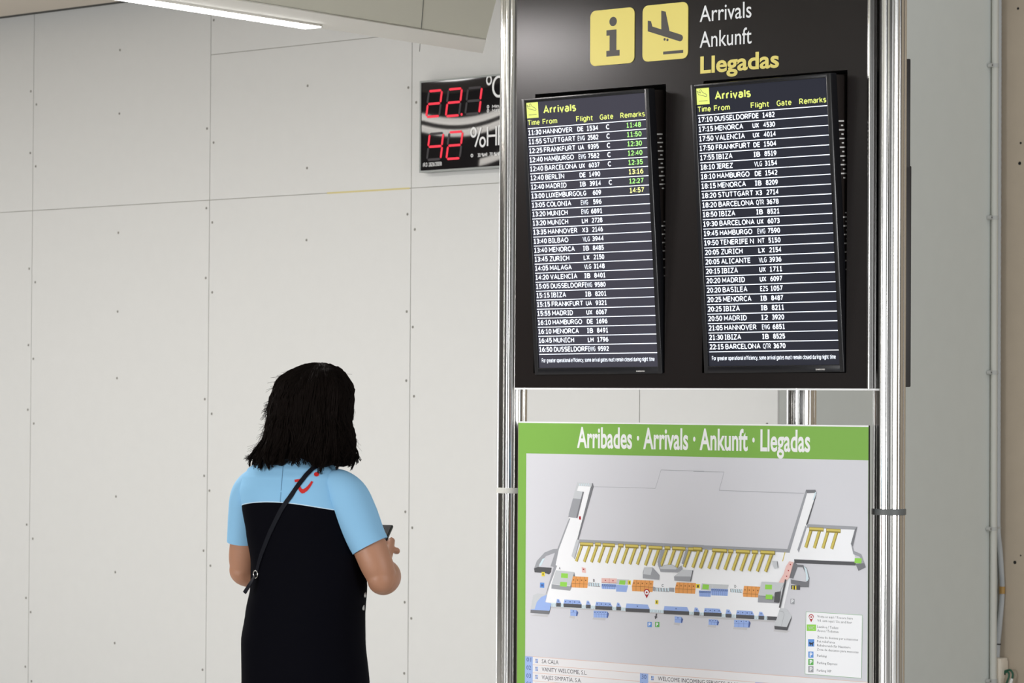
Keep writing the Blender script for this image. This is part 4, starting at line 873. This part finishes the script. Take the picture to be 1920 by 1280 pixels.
# dress material: pale yoke above a piped line, navy below
dmat = mat('dress_knit', srgb(9, 9, 15), 0.75, bump=0.06, bscale=700, spec=0.03)
nt = dmat.node_tree; tc = nt.nodes.new('ShaderNodeTexCoord'); sx_ = nt.nodes.new('ShaderNodeSeparateXYZ'); nt.links.new(tc.outputs['Object'], sx_.inputs[0])
def mth(op, a, b_=None):
    n_ = nt.nodes.new('ShaderNodeMath'); n_.operation = op
    for i, v_ in enumerate((a, b_)):
        if v_ is None: continue
        if isinstance(v_, (int, float)): n_.inputs[i].default_value = v_
        else: nt.links.new(v_, n_.inputs[i])
    return n_.outputs[0]
xx = mth('ADD', sx_.outputs['X'], 0.02); zb = mth('SUBTRACT', 1.2690, mth('MULTIPLY', mth('MULTIPLY', xx, xx), 0.75))
dz_ = mth('SUBTRACT', sx_.outputs['Z'], zb)
mx1 = nt.nodes.new('ShaderNodeMix'); mx1.data_type = 'RGBA'; mx1.inputs['A'].default_value = (*srgb(9, 9, 15), 1); mx1.inputs['B'].default_value = (*srgb(206, 226, 240), 1)
nt.links.new(mth('GREATER_THAN', dz_, 0.0), mx1.inputs['Factor'])
mx2 = nt.nodes.new('ShaderNodeMix'); mx2.data_type = 'RGBA'; mx2.inputs['B'].default_value = (*srgb(142, 192, 227), 1)
nt.links.new(mx1.outputs['Result'], mx2.inputs['A']); nt.links.new(mth('GREATER_THAN', dz_, 0.0022), mx2.inputs['Factor']); nt.links.new(mx2.outputs['Result'], nt.nodes['Principled BSDF'].inputs['Base Color'])
dm.loft(outer + inner[::-1], dmat, cap=False)
n64 = 64; o_ = 0
dm.f += [(i, (2 * len(zs) - 1) * n64 + i, (2 * len(zs) - 1) * n64 + (i + 1) % n64, (i + 1) % n64) for i in range(n64)]; dm.m += [0] * n64
dress = dm.build('dress', person, smooth=60)
def ring_at(c, d, r, n=40, e=1.0, ref=(0, 1, 0)):
    d = Vector(d).normalized(); a = Vector(ref) - d * d.dot(Vector(ref)); a.normalize(); b_ = d.cross(a)
    return [Vector(c) + a * math.cos(2 * PI * k / n) * r * e + b_ * math.sin(2 * PI * k / n) * r for k in range(n)]
def limb(mb, pts, rad, m, n=40, e=1.0, sub=8, hollow=False, ref=(0, 1, 0)):
    q = catm([Vector(p) for p in pts], sub); rq = [v_.x for v_ in catm([Vector((r, 0, 0)) for r in rad], sub)]
    rings = []
    for i, p in enumerate(q):
        d = (q[min(i + 1, len(q) - 1)] - q[max(i - 1, 0)]); rings.append(ring_at(p, d, rq[i], n, e, ref))
    if hollow:
        c = q[-1]; rings.append([c + (p - c) * .94 for p in rings[-1]]); c2 = q[-6]; rings.append([c2 + (p - c2) * .93 for p in rings[-7]])
    mb.loft(rings, m); return rings
SR = [(.085, -.034, 1.320), (.122, -.030, 1.312), (.150, -.024, 1.284), (.174, -.014, 1.232), (.196, -.006, 1.180), (.211, -.001, 1.150)]; SRr = [.040, .050, .058, .058, .054, .052]
SL_ = [(-.120, -.034, 1.322), (-.152, -.030, 1.310), (-.174, -.024, 1.280), (-.188, -.014, 1.230), (-.197, -.006, 1.180), (-.201, -.002, 1.150)]; SLr = [.040, .046, .050, .049, .048, .048]
sleeves = []
for P_, R_s in ((SR, SRr), (SL_, SLr)):
    q = MB(); limb(q, P_, R_s, sky_b, 48, 1.12, 10, True); sleeves.append(tag(q.build('sleeve', dress, smooth=60), 'pale blue short sleeve'))
# surfaces other things lie on
bpy.context.view_layer.update()
wv, wf = [], []
for o_ in [dress] + sleeves:
    k0 = len(wv); wv += [MP @ v_.co for v_ in o_.data.vertices]; wf += [tuple(i + k0 for i in p.vertices) for p in o_.data.polygons]
BV = BVHTree.FromPolygons(wv, wf)
MPI = MP.inverted()
def onto(px, py, lift):
    h, n_, i_, d_ = BV.ray_cast(EYE, raydir(px, py))
    if h is None: return None, None
    if n_.dot(raydir(px, py)) > 0: n_ = -n_
    return MPI @ (h + n_ * lift), (MPI.to_3x3() @ n_)
def ribbon(mb, pts, nrm, w_, th, m):
    """flat band through pts lying on a surface with normals nrm"""
    rings = []
    for i, p in enumerate(pts):
        t = (pts[min(i + 1, len(pts) - 1)] - pts[max(i - 1, 0)]).normalized(); s_ = t.cross(nrm[i]).normalized()
        ww = w_[i] if isinstance(w_, list) else w_
        rings.append([p - s_ * ww / 2, p + s_ * ww / 2, p + s_ * ww / 2 + nrm[i] * th, p - s_ * ww / 2 + nrm[i] * th])
    mb.loft(rings, m)
# centre-back seam and emblem on the yoke
q = MB(); ps, ns = [], []
for k in range(10):
    p, n_ = onto(531 - 5.5 * k / 9 , 872 + 69 * k / 9, .0003)
    if p: ps.append(p); ns.append(n_)
ribbon(q, ps, ns, .0016, .0003, seam_b); q.build('back_seam', dress)
e4 = lambda x, y, l=.0012: onto(400 + x / 4.74, 660 + y / 4.74, l)[0]
q = MB()
outer_c = catm([(722, 1128), (752, 1128), (748, 1160), (750, 1195), (763, 1235), (790, 1256), (820, 1247), (856, 1210), (888, 1152)], 5) if False else None
oc_ = [(748, 1150), (748, 1185), (755, 1215), (768, 1240), (788, 1256), (808, 1252), (832, 1236), (856, 1208), (875, 1178), (888, 1152)]
ic_ = [(772, 1150), (772, 1170), (774, 1190), (780, 1207), (790, 1217), (803, 1217), (818, 1207), (838, 1190), (856, 1168), (870, 1146)]
vs_ = [e4(*p) for p in oc_] + [e4(*p) for p in ic_]
q.add(vs_, [(i, i + 1, 11 + i, 10 + i) for i in range(9)], red_e)
q.add([e4(722, 1133), e4(772, 1126), e4(772, 1152), e4(726, 1156)], [(0, 1, 2, 3)], red_e)
q.build('emblem', dress)
q = MB(); c_ = e4(917, 1086); vs_ = [c_] + [e4(917 + 23 * math.cos(k * PI / 10), 1086 + 20 * math.sin(k * PI / 10)) for k in range(20)]
q.add(vs_, [(0, 1 + k, 1 + (k + 1) % 20) for k in range(20)], red_e); q.build('emblem_dot', dress)
for pz in (1.012, .976):
    q = MB(); c = interp(TOR, pz); cx_ = c[0] + c[2] * .97; q.tube([(cx_ - .006, .03, pz), (cx_ + .004, .036, pz)], .0075, eye_w, 14); tag(q.build('badge_disc', dress, smooth=40), 'small white badge piece')  # small white discs standing in for an identity badge

# body: one continuous skin surface
bm_ = MB()
lt_ = [sup(c[0], c[1], z, c[2] * .90 - .004, c[3] * .90 - .004, 40) for z in [.80 + .05 * k for k in range(12)] + [1.385] for c in [interp(TOR, z)]]
bm_.loft(lt_, skin)
limb(bm_, [(-.018, -.030, 1.34), (-.012, -.022, 1.39), (-.004, -.004, 1.44), (0, .008, 1.48)], [.060, .052, .050, .05], skin, 32)
HEAD = [(1.418, 0, .074, .012, .012), (1.423, 0, .070, .024, .026), (1.437, 0, .054, .042, .048), (1.46, 0, .034, .057, .074), (1.49, 0, .022, .068, .088), (1.52, 0, .018, .073, .094), (1.56, 0, .017, .074, .096), (1.595, 0, .016, .066, .086), (1.62, 0, .015, .048, .064), (1.633, 0, .015, .024, .032), (1.6355, 0, .015, .006, .008)]
bm_.loft([sup(*(lambda c: (c[0], c[1], z, c[2], c[3]))(interp(HEAD, z)), n=40, e=2.05) for z in [1.418 + (1.6355 - 1.418) * k / 40 for k in range(41)]], skin)
limb(bm_, [(0, .104, 1.545), (0, .114, 1.522), (0, .126, 1.500), (0, .112, 1.491)], [.007, .009, .012, .008], skin, 14)         # nose
limb(bm_, [(-.024, .098, 1.462), (0, .110, 1.464), (.024, .098, 1.462)], [.004, .0065, .004], skin, 12); limb(bm_, [(-.02, .096, 1.454), (0, .107, 1.452), (.02, .096, 1.454)], [.004, .006, .004], skin, 12)
for s_ in (-1, 1): limb(bm_, [(s_ * .072, .012, 1.545), (s_ * .081, .006, 1.53), (s_ * .078, .012, 1.505), (s_ * .07, .018, 1.492)], [.007, .012, .010, .006], skin, 12)
# arms
ER, WR = (.240, .012, 1.062), (.140, .185, 1.082)
EL, WLh = (-.214, .022, 1.070), (-.075, .200, 1.062)
limb(bm_, [(.130, -.028, 1.300), (.162, -.018, 1.262), (.202, -.004, 1.165), (.230, .002, 1.100), (.240, .016, 1.062)], [.042, .048, .0475, .046, .040], skin, 32)
limb(bm_, [(.234, -.010, 1.078), (.240, .014, 1.056), (.216, .075, 1.062), (.178, .140, 1.073), WR], [.030, .041, .044, .034, .026], skin, 32)
limb(bm_, [(-.150, -.028, 1.300), (-.172, -.018, 1.262), (-.193, -.004, 1.165), (-.208, .008, 1.105), EL], [.042, .046, .045, .044, .040], skin, 32)
limb(bm_, [(-.212, -.004, 1.084), (-.214, .022, 1.064), (-.175, .085, 1.060), (-.120, .155, 1.060), WLh], [.030, .041, .043, .033, .025], skin, 32)
# phone-holding right hand
pn = Vector((0, -.75, .66)); pa = Vector((0, .66, .75)); pc_ = Vector((.047, .292, 1.134))
def finger(mb, pts, r): limb(mb, pts, [r, r * .98, r * .9, r * .8, r * .55][:len(pts)], skin, 12, sub=5)
kn = []
for i, (oa, ln) in enumerate(((.034, .074), (.014, .080), (-.006, .074), (-.025, .060))):
    b0 = pc_ + Vector((.043, 0, 0)) + pa * oa - pn * .012
    if i == 3:                                               # little finger crooked outwards
        b0 = pc_ + Vector((.047, -.004, -.016)); kn.append(b0)
        finger(bm_, [b0, b0 + Vector((.022, .0, .006)), b0 + Vector((.034, .002, .006)), b0 + Vector((.028, .014, .0)), b0 + Vector((.014, .022, -.004))], .0090); continue
    finger(bm_, [b0, b0 + Vector((-.004, 0, 0)) - pn * .014 - Vector((.010, 0, 0)), b0 + Vector((-.034, 0, 0)) - pn * .0065, b0 + Vector((-ln * .8, 0, 0)) - pn * .0025, b0 + Vector((-ln, 0, 0)) - pn * .001], .0088)
    kn.append(b0)
wr = Vector(WR)
for b0 in kn: limb(bm_, [wr, wr.lerp(b0, .5) + Vector((.004, 0, -.004)), b0], [.017, .0145, .0105], skin, 14)
th0 = wr.lerp(kn[3], .35)
limb(bm_, [th0, pc_ + Vector((.046, 0, 0)) - pa * .030 + pn * .004, pc_ + Vector((.041, 0, 0)) - pa * .008 + pn * .013, pc_ + Vector((.030, 0, 0)) + pa * .014 + pn * .0155, pc_ + Vector((.020, 0, 0)) + pa * .02 + pn * .0145], [.016, .0125, .0105, .0095, .006], skin, 14)
# left hand, loosely curled below the phone
wl0 = Vector(WLh); dl = Vector((.80, .52, .12)).normalized(); ul = Vector((-.1, -.1, 1)); ul = (ul - dl * ul.dot(dl)).normalized(); sl_ = dl.cross(ul)
for i, (o_, ln) in enumerate(((-.028, .062), (-.009, .070), (.010, .066), (.028, .052))):
    k0 = wl0 + dl * .078 + sl_ * o_; limb(bm_, [wl0, wl0 + dl * .04 + sl_ * o_ * .7, k0], [.017, .014, .0105], skin, 14)
    finger(bm_, [k0, k0 + dl * ln * .38 + ul * .004, k0 + dl * ln * .66 + ul * .016, k0 + dl * ln * .70 + ul * .034, k0 + dl * ln * .6 + ul * .042], .0086)
finger(bm_, [wl0 + dl * .022 - sl_ * .012, wl0 + dl * .046 - sl_ * .036 + ul * .012, wl0 + dl * .066 - sl_ * .044 + ul * .024, wl0 + dl * .084 - sl_ * .040 + ul * .030], .0105)
# legs
for s_ in (-1, 1):
    limb(bm_, [(s_ * .085, .0, .86), (s_ * .088, .004, .66), (s_ * .086, .012, .47), (s_ * .084, -.008, .32), (s_ * .082, -.012, .12), (s_ * .082, -.012, .05)], [.088, .078, .056, .054, .036, .036], skin, 28)
    limb(bm_, [(s_ * .082, -.035, .042), (s_ * .083, .02, .040), (s_ * .088, .09, .030), (s_ * .092, .15, .024)], [.030, .034, .030, .018], skin, 20)
braw = bm_.build('body_raw'); md = braw.modifiers.new('r', 'REMESH'); md.mode = 'VOXEL'; md.voxel_size = 0.0042; md.use_smooth_shade = True
ms = braw.modifiers.new('s', 'SMOOTH'); ms.factor = 0.5; ms.iterations = 4
bpy.context.view_layer.update()
bme = bpy.data.meshes.new_from_object(braw.evaluated_get(bpy.context.evaluated_depsgraph_get()))
bpy.data.objects.remove(braw)
bme.polygons.foreach_set('use_smooth', [True] * len(bme.polygons)); bme.materials.clear(); bme.materials.append(skin)
body = bpy.data.objects.new('body', bme); C.objects.link(body); body.parent = person
for s_ in (-1, 1):
    q = MB(); c = Vector((s_ * .030, .101, 1.530))
    q.loft([[c + Vector((.0115 * math.sin(t) * math.cos(a), .0115 * math.cos(t), .0085 * math.sin(t) * math.sin(a))) for a in [2 * PI * k / 14 for k in range(14)]] for t in (.12, .5, .9, 1.3, 1.6, 2.2, 2.9)], eye_w)
    ey = q.build('eye', person, smooth=60)
    q = MB(); q.tube([c + Vector((0, .0105, 0)), c + Vector((0, .0122, 0))], .0048, eye_d, 14); q.build('iris', ey)
    q = MB()
    limb(q, [(s_ * .082, -.048, .030), (s_ * .083, .02, .032), (s_ * .089, .10, .030), (s_ * .094, .165, .024)], [.034, .040, .040, .024], strap_m, 24)
    q.v = [(v_[0], v_[1], max(v_[2], .0015)) for v_ in q.v]; q.build('shoe', person, smooth=50)

# hair
HR = [(1.352, -.002, -.018, .128, .098), (1.375, .000, -.014, .140, .108), (1.40, .001, -.008, .141, .114), (1.45, .008, .0, .124, .116), (1.50, .010, .008, .113, .118), (1.56, .012, .012, .110, .118), (1.60, .016, .014, .098, .108), (1.63, .022, .016, .072, .082), (1.644, .026, .018, .052, .058), (1.652, .028, .018, .032, .036), (1.6555, .028, .018, .012, .014)]
def hair_pt(az, z, lift=0.0):
    """az 0 = back, positive towards her right"""
    c = interp(HR, z); a, b_ = c[2] + lift, c[3] + lift
    lock = .0100 * noise.noise((az * 3.0, z * 13, 1.7)) + .0080 * noise.noise((az * 7 + 2 * math.sin(z * 38), z * 9, 5.1)) + .0030 * noise.noise((az * 20 + 2.5 * math.sin(z * 30), z * 6, 9.3))
    a += lock * (1 if z < 1.62 else .4); b_ += lock * (1 if z < 1.62 else .4)
    x, y = a * math.sin(az), -b_ * math.cos(az)
    if abs(az) > 1.95:                                       # opening for the face
        k = min(1, (abs(az) - 1.95) / .35); zz = max(0, min(1, (1.60 - z) / .03)); y -= k * zz * .075
        x *= 1 - .35 * k * zz
    return Vector((c[0] + x, c[1] + y, z))
def hem(az): return .016 * math.exp(-((az - .42) / .26) ** 2) + .006 * math.sin(az * 5 + .6)
hm = MB(); NA = 150
zl = [1.373 + (1.6555 - 1.373) * math.sin(PI / 2 * k / 80) for k in range(81)]
rings = []
for k, z in enumerate(zl):
    r = []
    for i in range(NA):
        az = -PI + 2 * PI * i / NA
        zz = z
        if k < 12: zz += (1 - k / 12) * hem(az)
        if k < 8: zz += (1 - k / 8) * (.016 * noise.noise((az * 2.2, 3.3, 0)) + .010 * noise.noise((az * 7, 1.3, 4)))
        p = hair_pt(az, max(1.352, zz)); p.z = zz
        if k == 0: p.x *= .86; p.y = p.y * .86
        r.append(p)
    rings.append(r)
hm.loft(rings, hair_m)
hair = hm.build('hair', person, smooth=70)
rnd = random.Random(11)
def strand(mb, az, z0, z1, lift0, lift1, r, curl=0.0, drift=0.0, n=14, ph=None, fr=None):
    pts, rr = [], []
    ph = rnd.uniform(0, 6.28) if ph is None else ph; fr = rnd.uniform(5, 12) if fr is None else fr
    for k in range(n):
        t = k / (n - 1); z = z0 + (z1 - z0) * t
        a = az + drift * t + .070 * math.sin(ph + fr * t) * t
        l_ = lift0 + (lift1 - lift0) * t ** 2 + .0034 * math.sin(ph * 2 + fr * t * 1.3)
        p = hair_pt(a, max(1.353, z), l_); p.z = z
        if curl and t > .7:
            u = (t - .7) / .3; out = Vector((math.sin(a), -math.cos(a), 0)); p += out * curl * u * u; p.z += abs(curl) * .8 * u * u
        pts.append(p); rr.append(r * (1 - .75 * t) + .00018)
    mb.tube(pts, rr, hair_m, 4, cap=False)
st = MB()
locks = [(-2.0 + 4.0 * (i + rnd.uniform(-.4, .4)) / 64, rnd.uniform(0, 6.28), rnd.uniform(4, 10), rnd.gauss(0, .12), rnd.choice((0, .006, .012, .018, -.008)), rnd.uniform(0, .010), rnd.uniform(-.010, .010)) for i in range(64)]
for k in range(1350):
    az_l, ph_l, fr_l, dr_l, cu_l, li_l, len_l = rnd.choice(locks)
    d_ = rnd.gauss(0, .055); z0 = 1.6552 - .07 * rnd.random() ** 3 - .16 * (rnd.random() if rnd.random() < .35 else 0)
    strand(st, az_l + d_, z0, 1.370 - .012 * rnd.random() + len_l + hem(az_l), .0005, .003 + li_l * rnd.uniform(.5, 1.1), .0010 + .0012 * rnd.random(), cu_l * rnd.uniform(.6, 1.3), dr_l - d_ * .55, 16, ph_l + rnd.uniform(-.3, .3), fr_l)
for k in range(70):                                          # flicked-out tips at her left temple, right side and the hem
    strand(st, rnd.gauss(-1.45, .14), 1.62 - .02 * rnd.random(), 1.535 - .05 * rnd.random(), .001, .010 + .014 * rnd.random(), .0011, .010 * rnd.random())
for k in range(110):
    strand(st, rnd.gauss(1.45, .16), 1.50 - .06 * rnd.random(), 1.374 + .02 * rnd.random(), .001, .010 + .016 * rnd.random(), .0009, -.014 * rnd.random())
for k in range(90):
    strand(st, rnd.gauss(-1.40, .16), 1.47 - .06 * rnd.random(), 1.375 + .012 * rnd.random(), .001, .008 + .014 * rnd.random(), .0009, .016 * rnd.random())
for k in range(34):
    strand(st, rnd.uniform(-2, 2), 1.652, 1.61 - .05 * rnd.random(), .001, .006 + .006 * rnd.random(), .0006, .008)
for k in range(120):                                         # loose flyaways
    strand(st, rnd.choice((-1, 1)) * rnd.gauss(1.4, .25), 1.63 - .16 * rnd.random(), 1.50 - .12 * rnd.random(), .002, .008 + .016 * rnd.random(), .0005, .008 * rnd.random(), rnd.gauss(0, .12), 14)
for k in range(40):
    strand(st, rnd.uniform(-2, 2), 1.655, 1.63 - .03 * rnd.random(), .001, .004 + .008 * rnd.random(), .0006, .006)
tag(st.build('hair_strands', hair), kind='stuff')

# phone and crossbody strap
ph_m = mat('phone_black', (0.012, 0.012, 0.014), 0.2); 
Mph = Matrix(((1, pa.x, pn.x, pc_.x), (0, pa.y, pn.y, pc_.y), (0, pa.z, pn.z, pc_.z), (0, 0, 0, 1)))
phn = empty('smartphone', M=MP @ Mph); tag(phn, 'black phone held up in front of the woman, its corner showing past her right sleeve', 'phone')
q = MB(); q.bbox(-.037, .037, -.076, .076, -.0045, .0040, ph_m, .0025); q.build('casing', phn, smooth=40)
q = MB(); q.box(-.034, .034, -.072, .072, .0041, .0045, black_pl); q.build('display', phn)
bag = empty('crossbody_bag', M=MP.copy()); tag(bag, 'dark narrow crossbody bag strap running from right shoulder to left hip over the dress', 'bag')
spx = [(612, 869), (598, 871), (586, 879), (575, 890), (560, 909), (545.5, 930), (536, 943), (527.7, 956), (517, 977), (507, 998), (499, 1018), (492, 1036.6), (486.5, 1055), (483, 1070)]
ps, ns = [], []
for px, py in spx:
    p, n_ = onto(px, py, .0015)
    if p: ps.append(p); ns.append(n_)
    else: print('strap miss', px, py)
top = [Vector((.075, .045, 1.345)), Vector((.072, .02, 1.375)), Vector((.062, -.012, 1.392))]
front = [Vector((.035, .075, 1.28)), Vector((-.03, .122, 1.15)), Vector((-.10, .128, 1.03)), Vector((-.13, .130, .985))]
q = MB(); ribbon(q, ps, ns, .0128, .0022, strap_m)
fb = front[::-1] + top[:1]; nb = [Vector((-.3, 1, 0)).normalized()] * 4 + [Vector((0, .7, .7)).normalized()]
q.build('strap', bag, smooth=40)
fq = [BV.find_nearest(MP @ p) for p in front[::-1] + top]
ps2 = [MPI @ (h + n_ * .003) for h, n_, i_, d_ in fq]; ns2 = [MPI.to_3x3() @ n_ for h, n_, i_, d_ in fq]
q = MB(); ribbon(q, ps2, ns2, .0128, .0022, strap_m); q.build('strap', bag, smooth=40)
pb_, nb_ = ps[-1], ns[-1]
tdir = (ps[-1] - ps[-2]).normalized()
q = MB(); side = tdir.cross(nb_).normalized(); rc = pb_ + tdir * .010 + nb_ * .003
q.tube([rc + (side * math.cos(2 * PI * k / 20) * .010 + tdir * math.sin(2 * PI * k / 20) * .010) for k in range(21)], .0018, chrome, 8); q.build('buckle', bag, smooth=60)
def loc_at(px, py, Y): return MPI @ at(px, py, Y)
yb = (MP @ pb_).y
tl = [pb_ + tdir * .012 + nb_ * .004, loc_at(475, 1085, yb - .012), loc_at(468, 1097, yb - .014), loc_at(459, 1111, yb - .012)]
q = MB(); ribbon(q, tl, [nb_] * 4, .0135, .0025, strap_m); q.build('strap_tail', bag, smooth=40)
pch = Vector((-.135, .155, .93)); 
Mb = Matrix.Translation(pch) @ Matrix.Rotation(math.radians(35), 4, 'Z')
q = MB(); q.bbox(-.075, .075, -.018, .018, -.06, .055, strap_m, .01); q.v = [tuple(Mb @ Vector(v_)) for v_ in q.v]; q.build('pouch', bag, smooth=40)
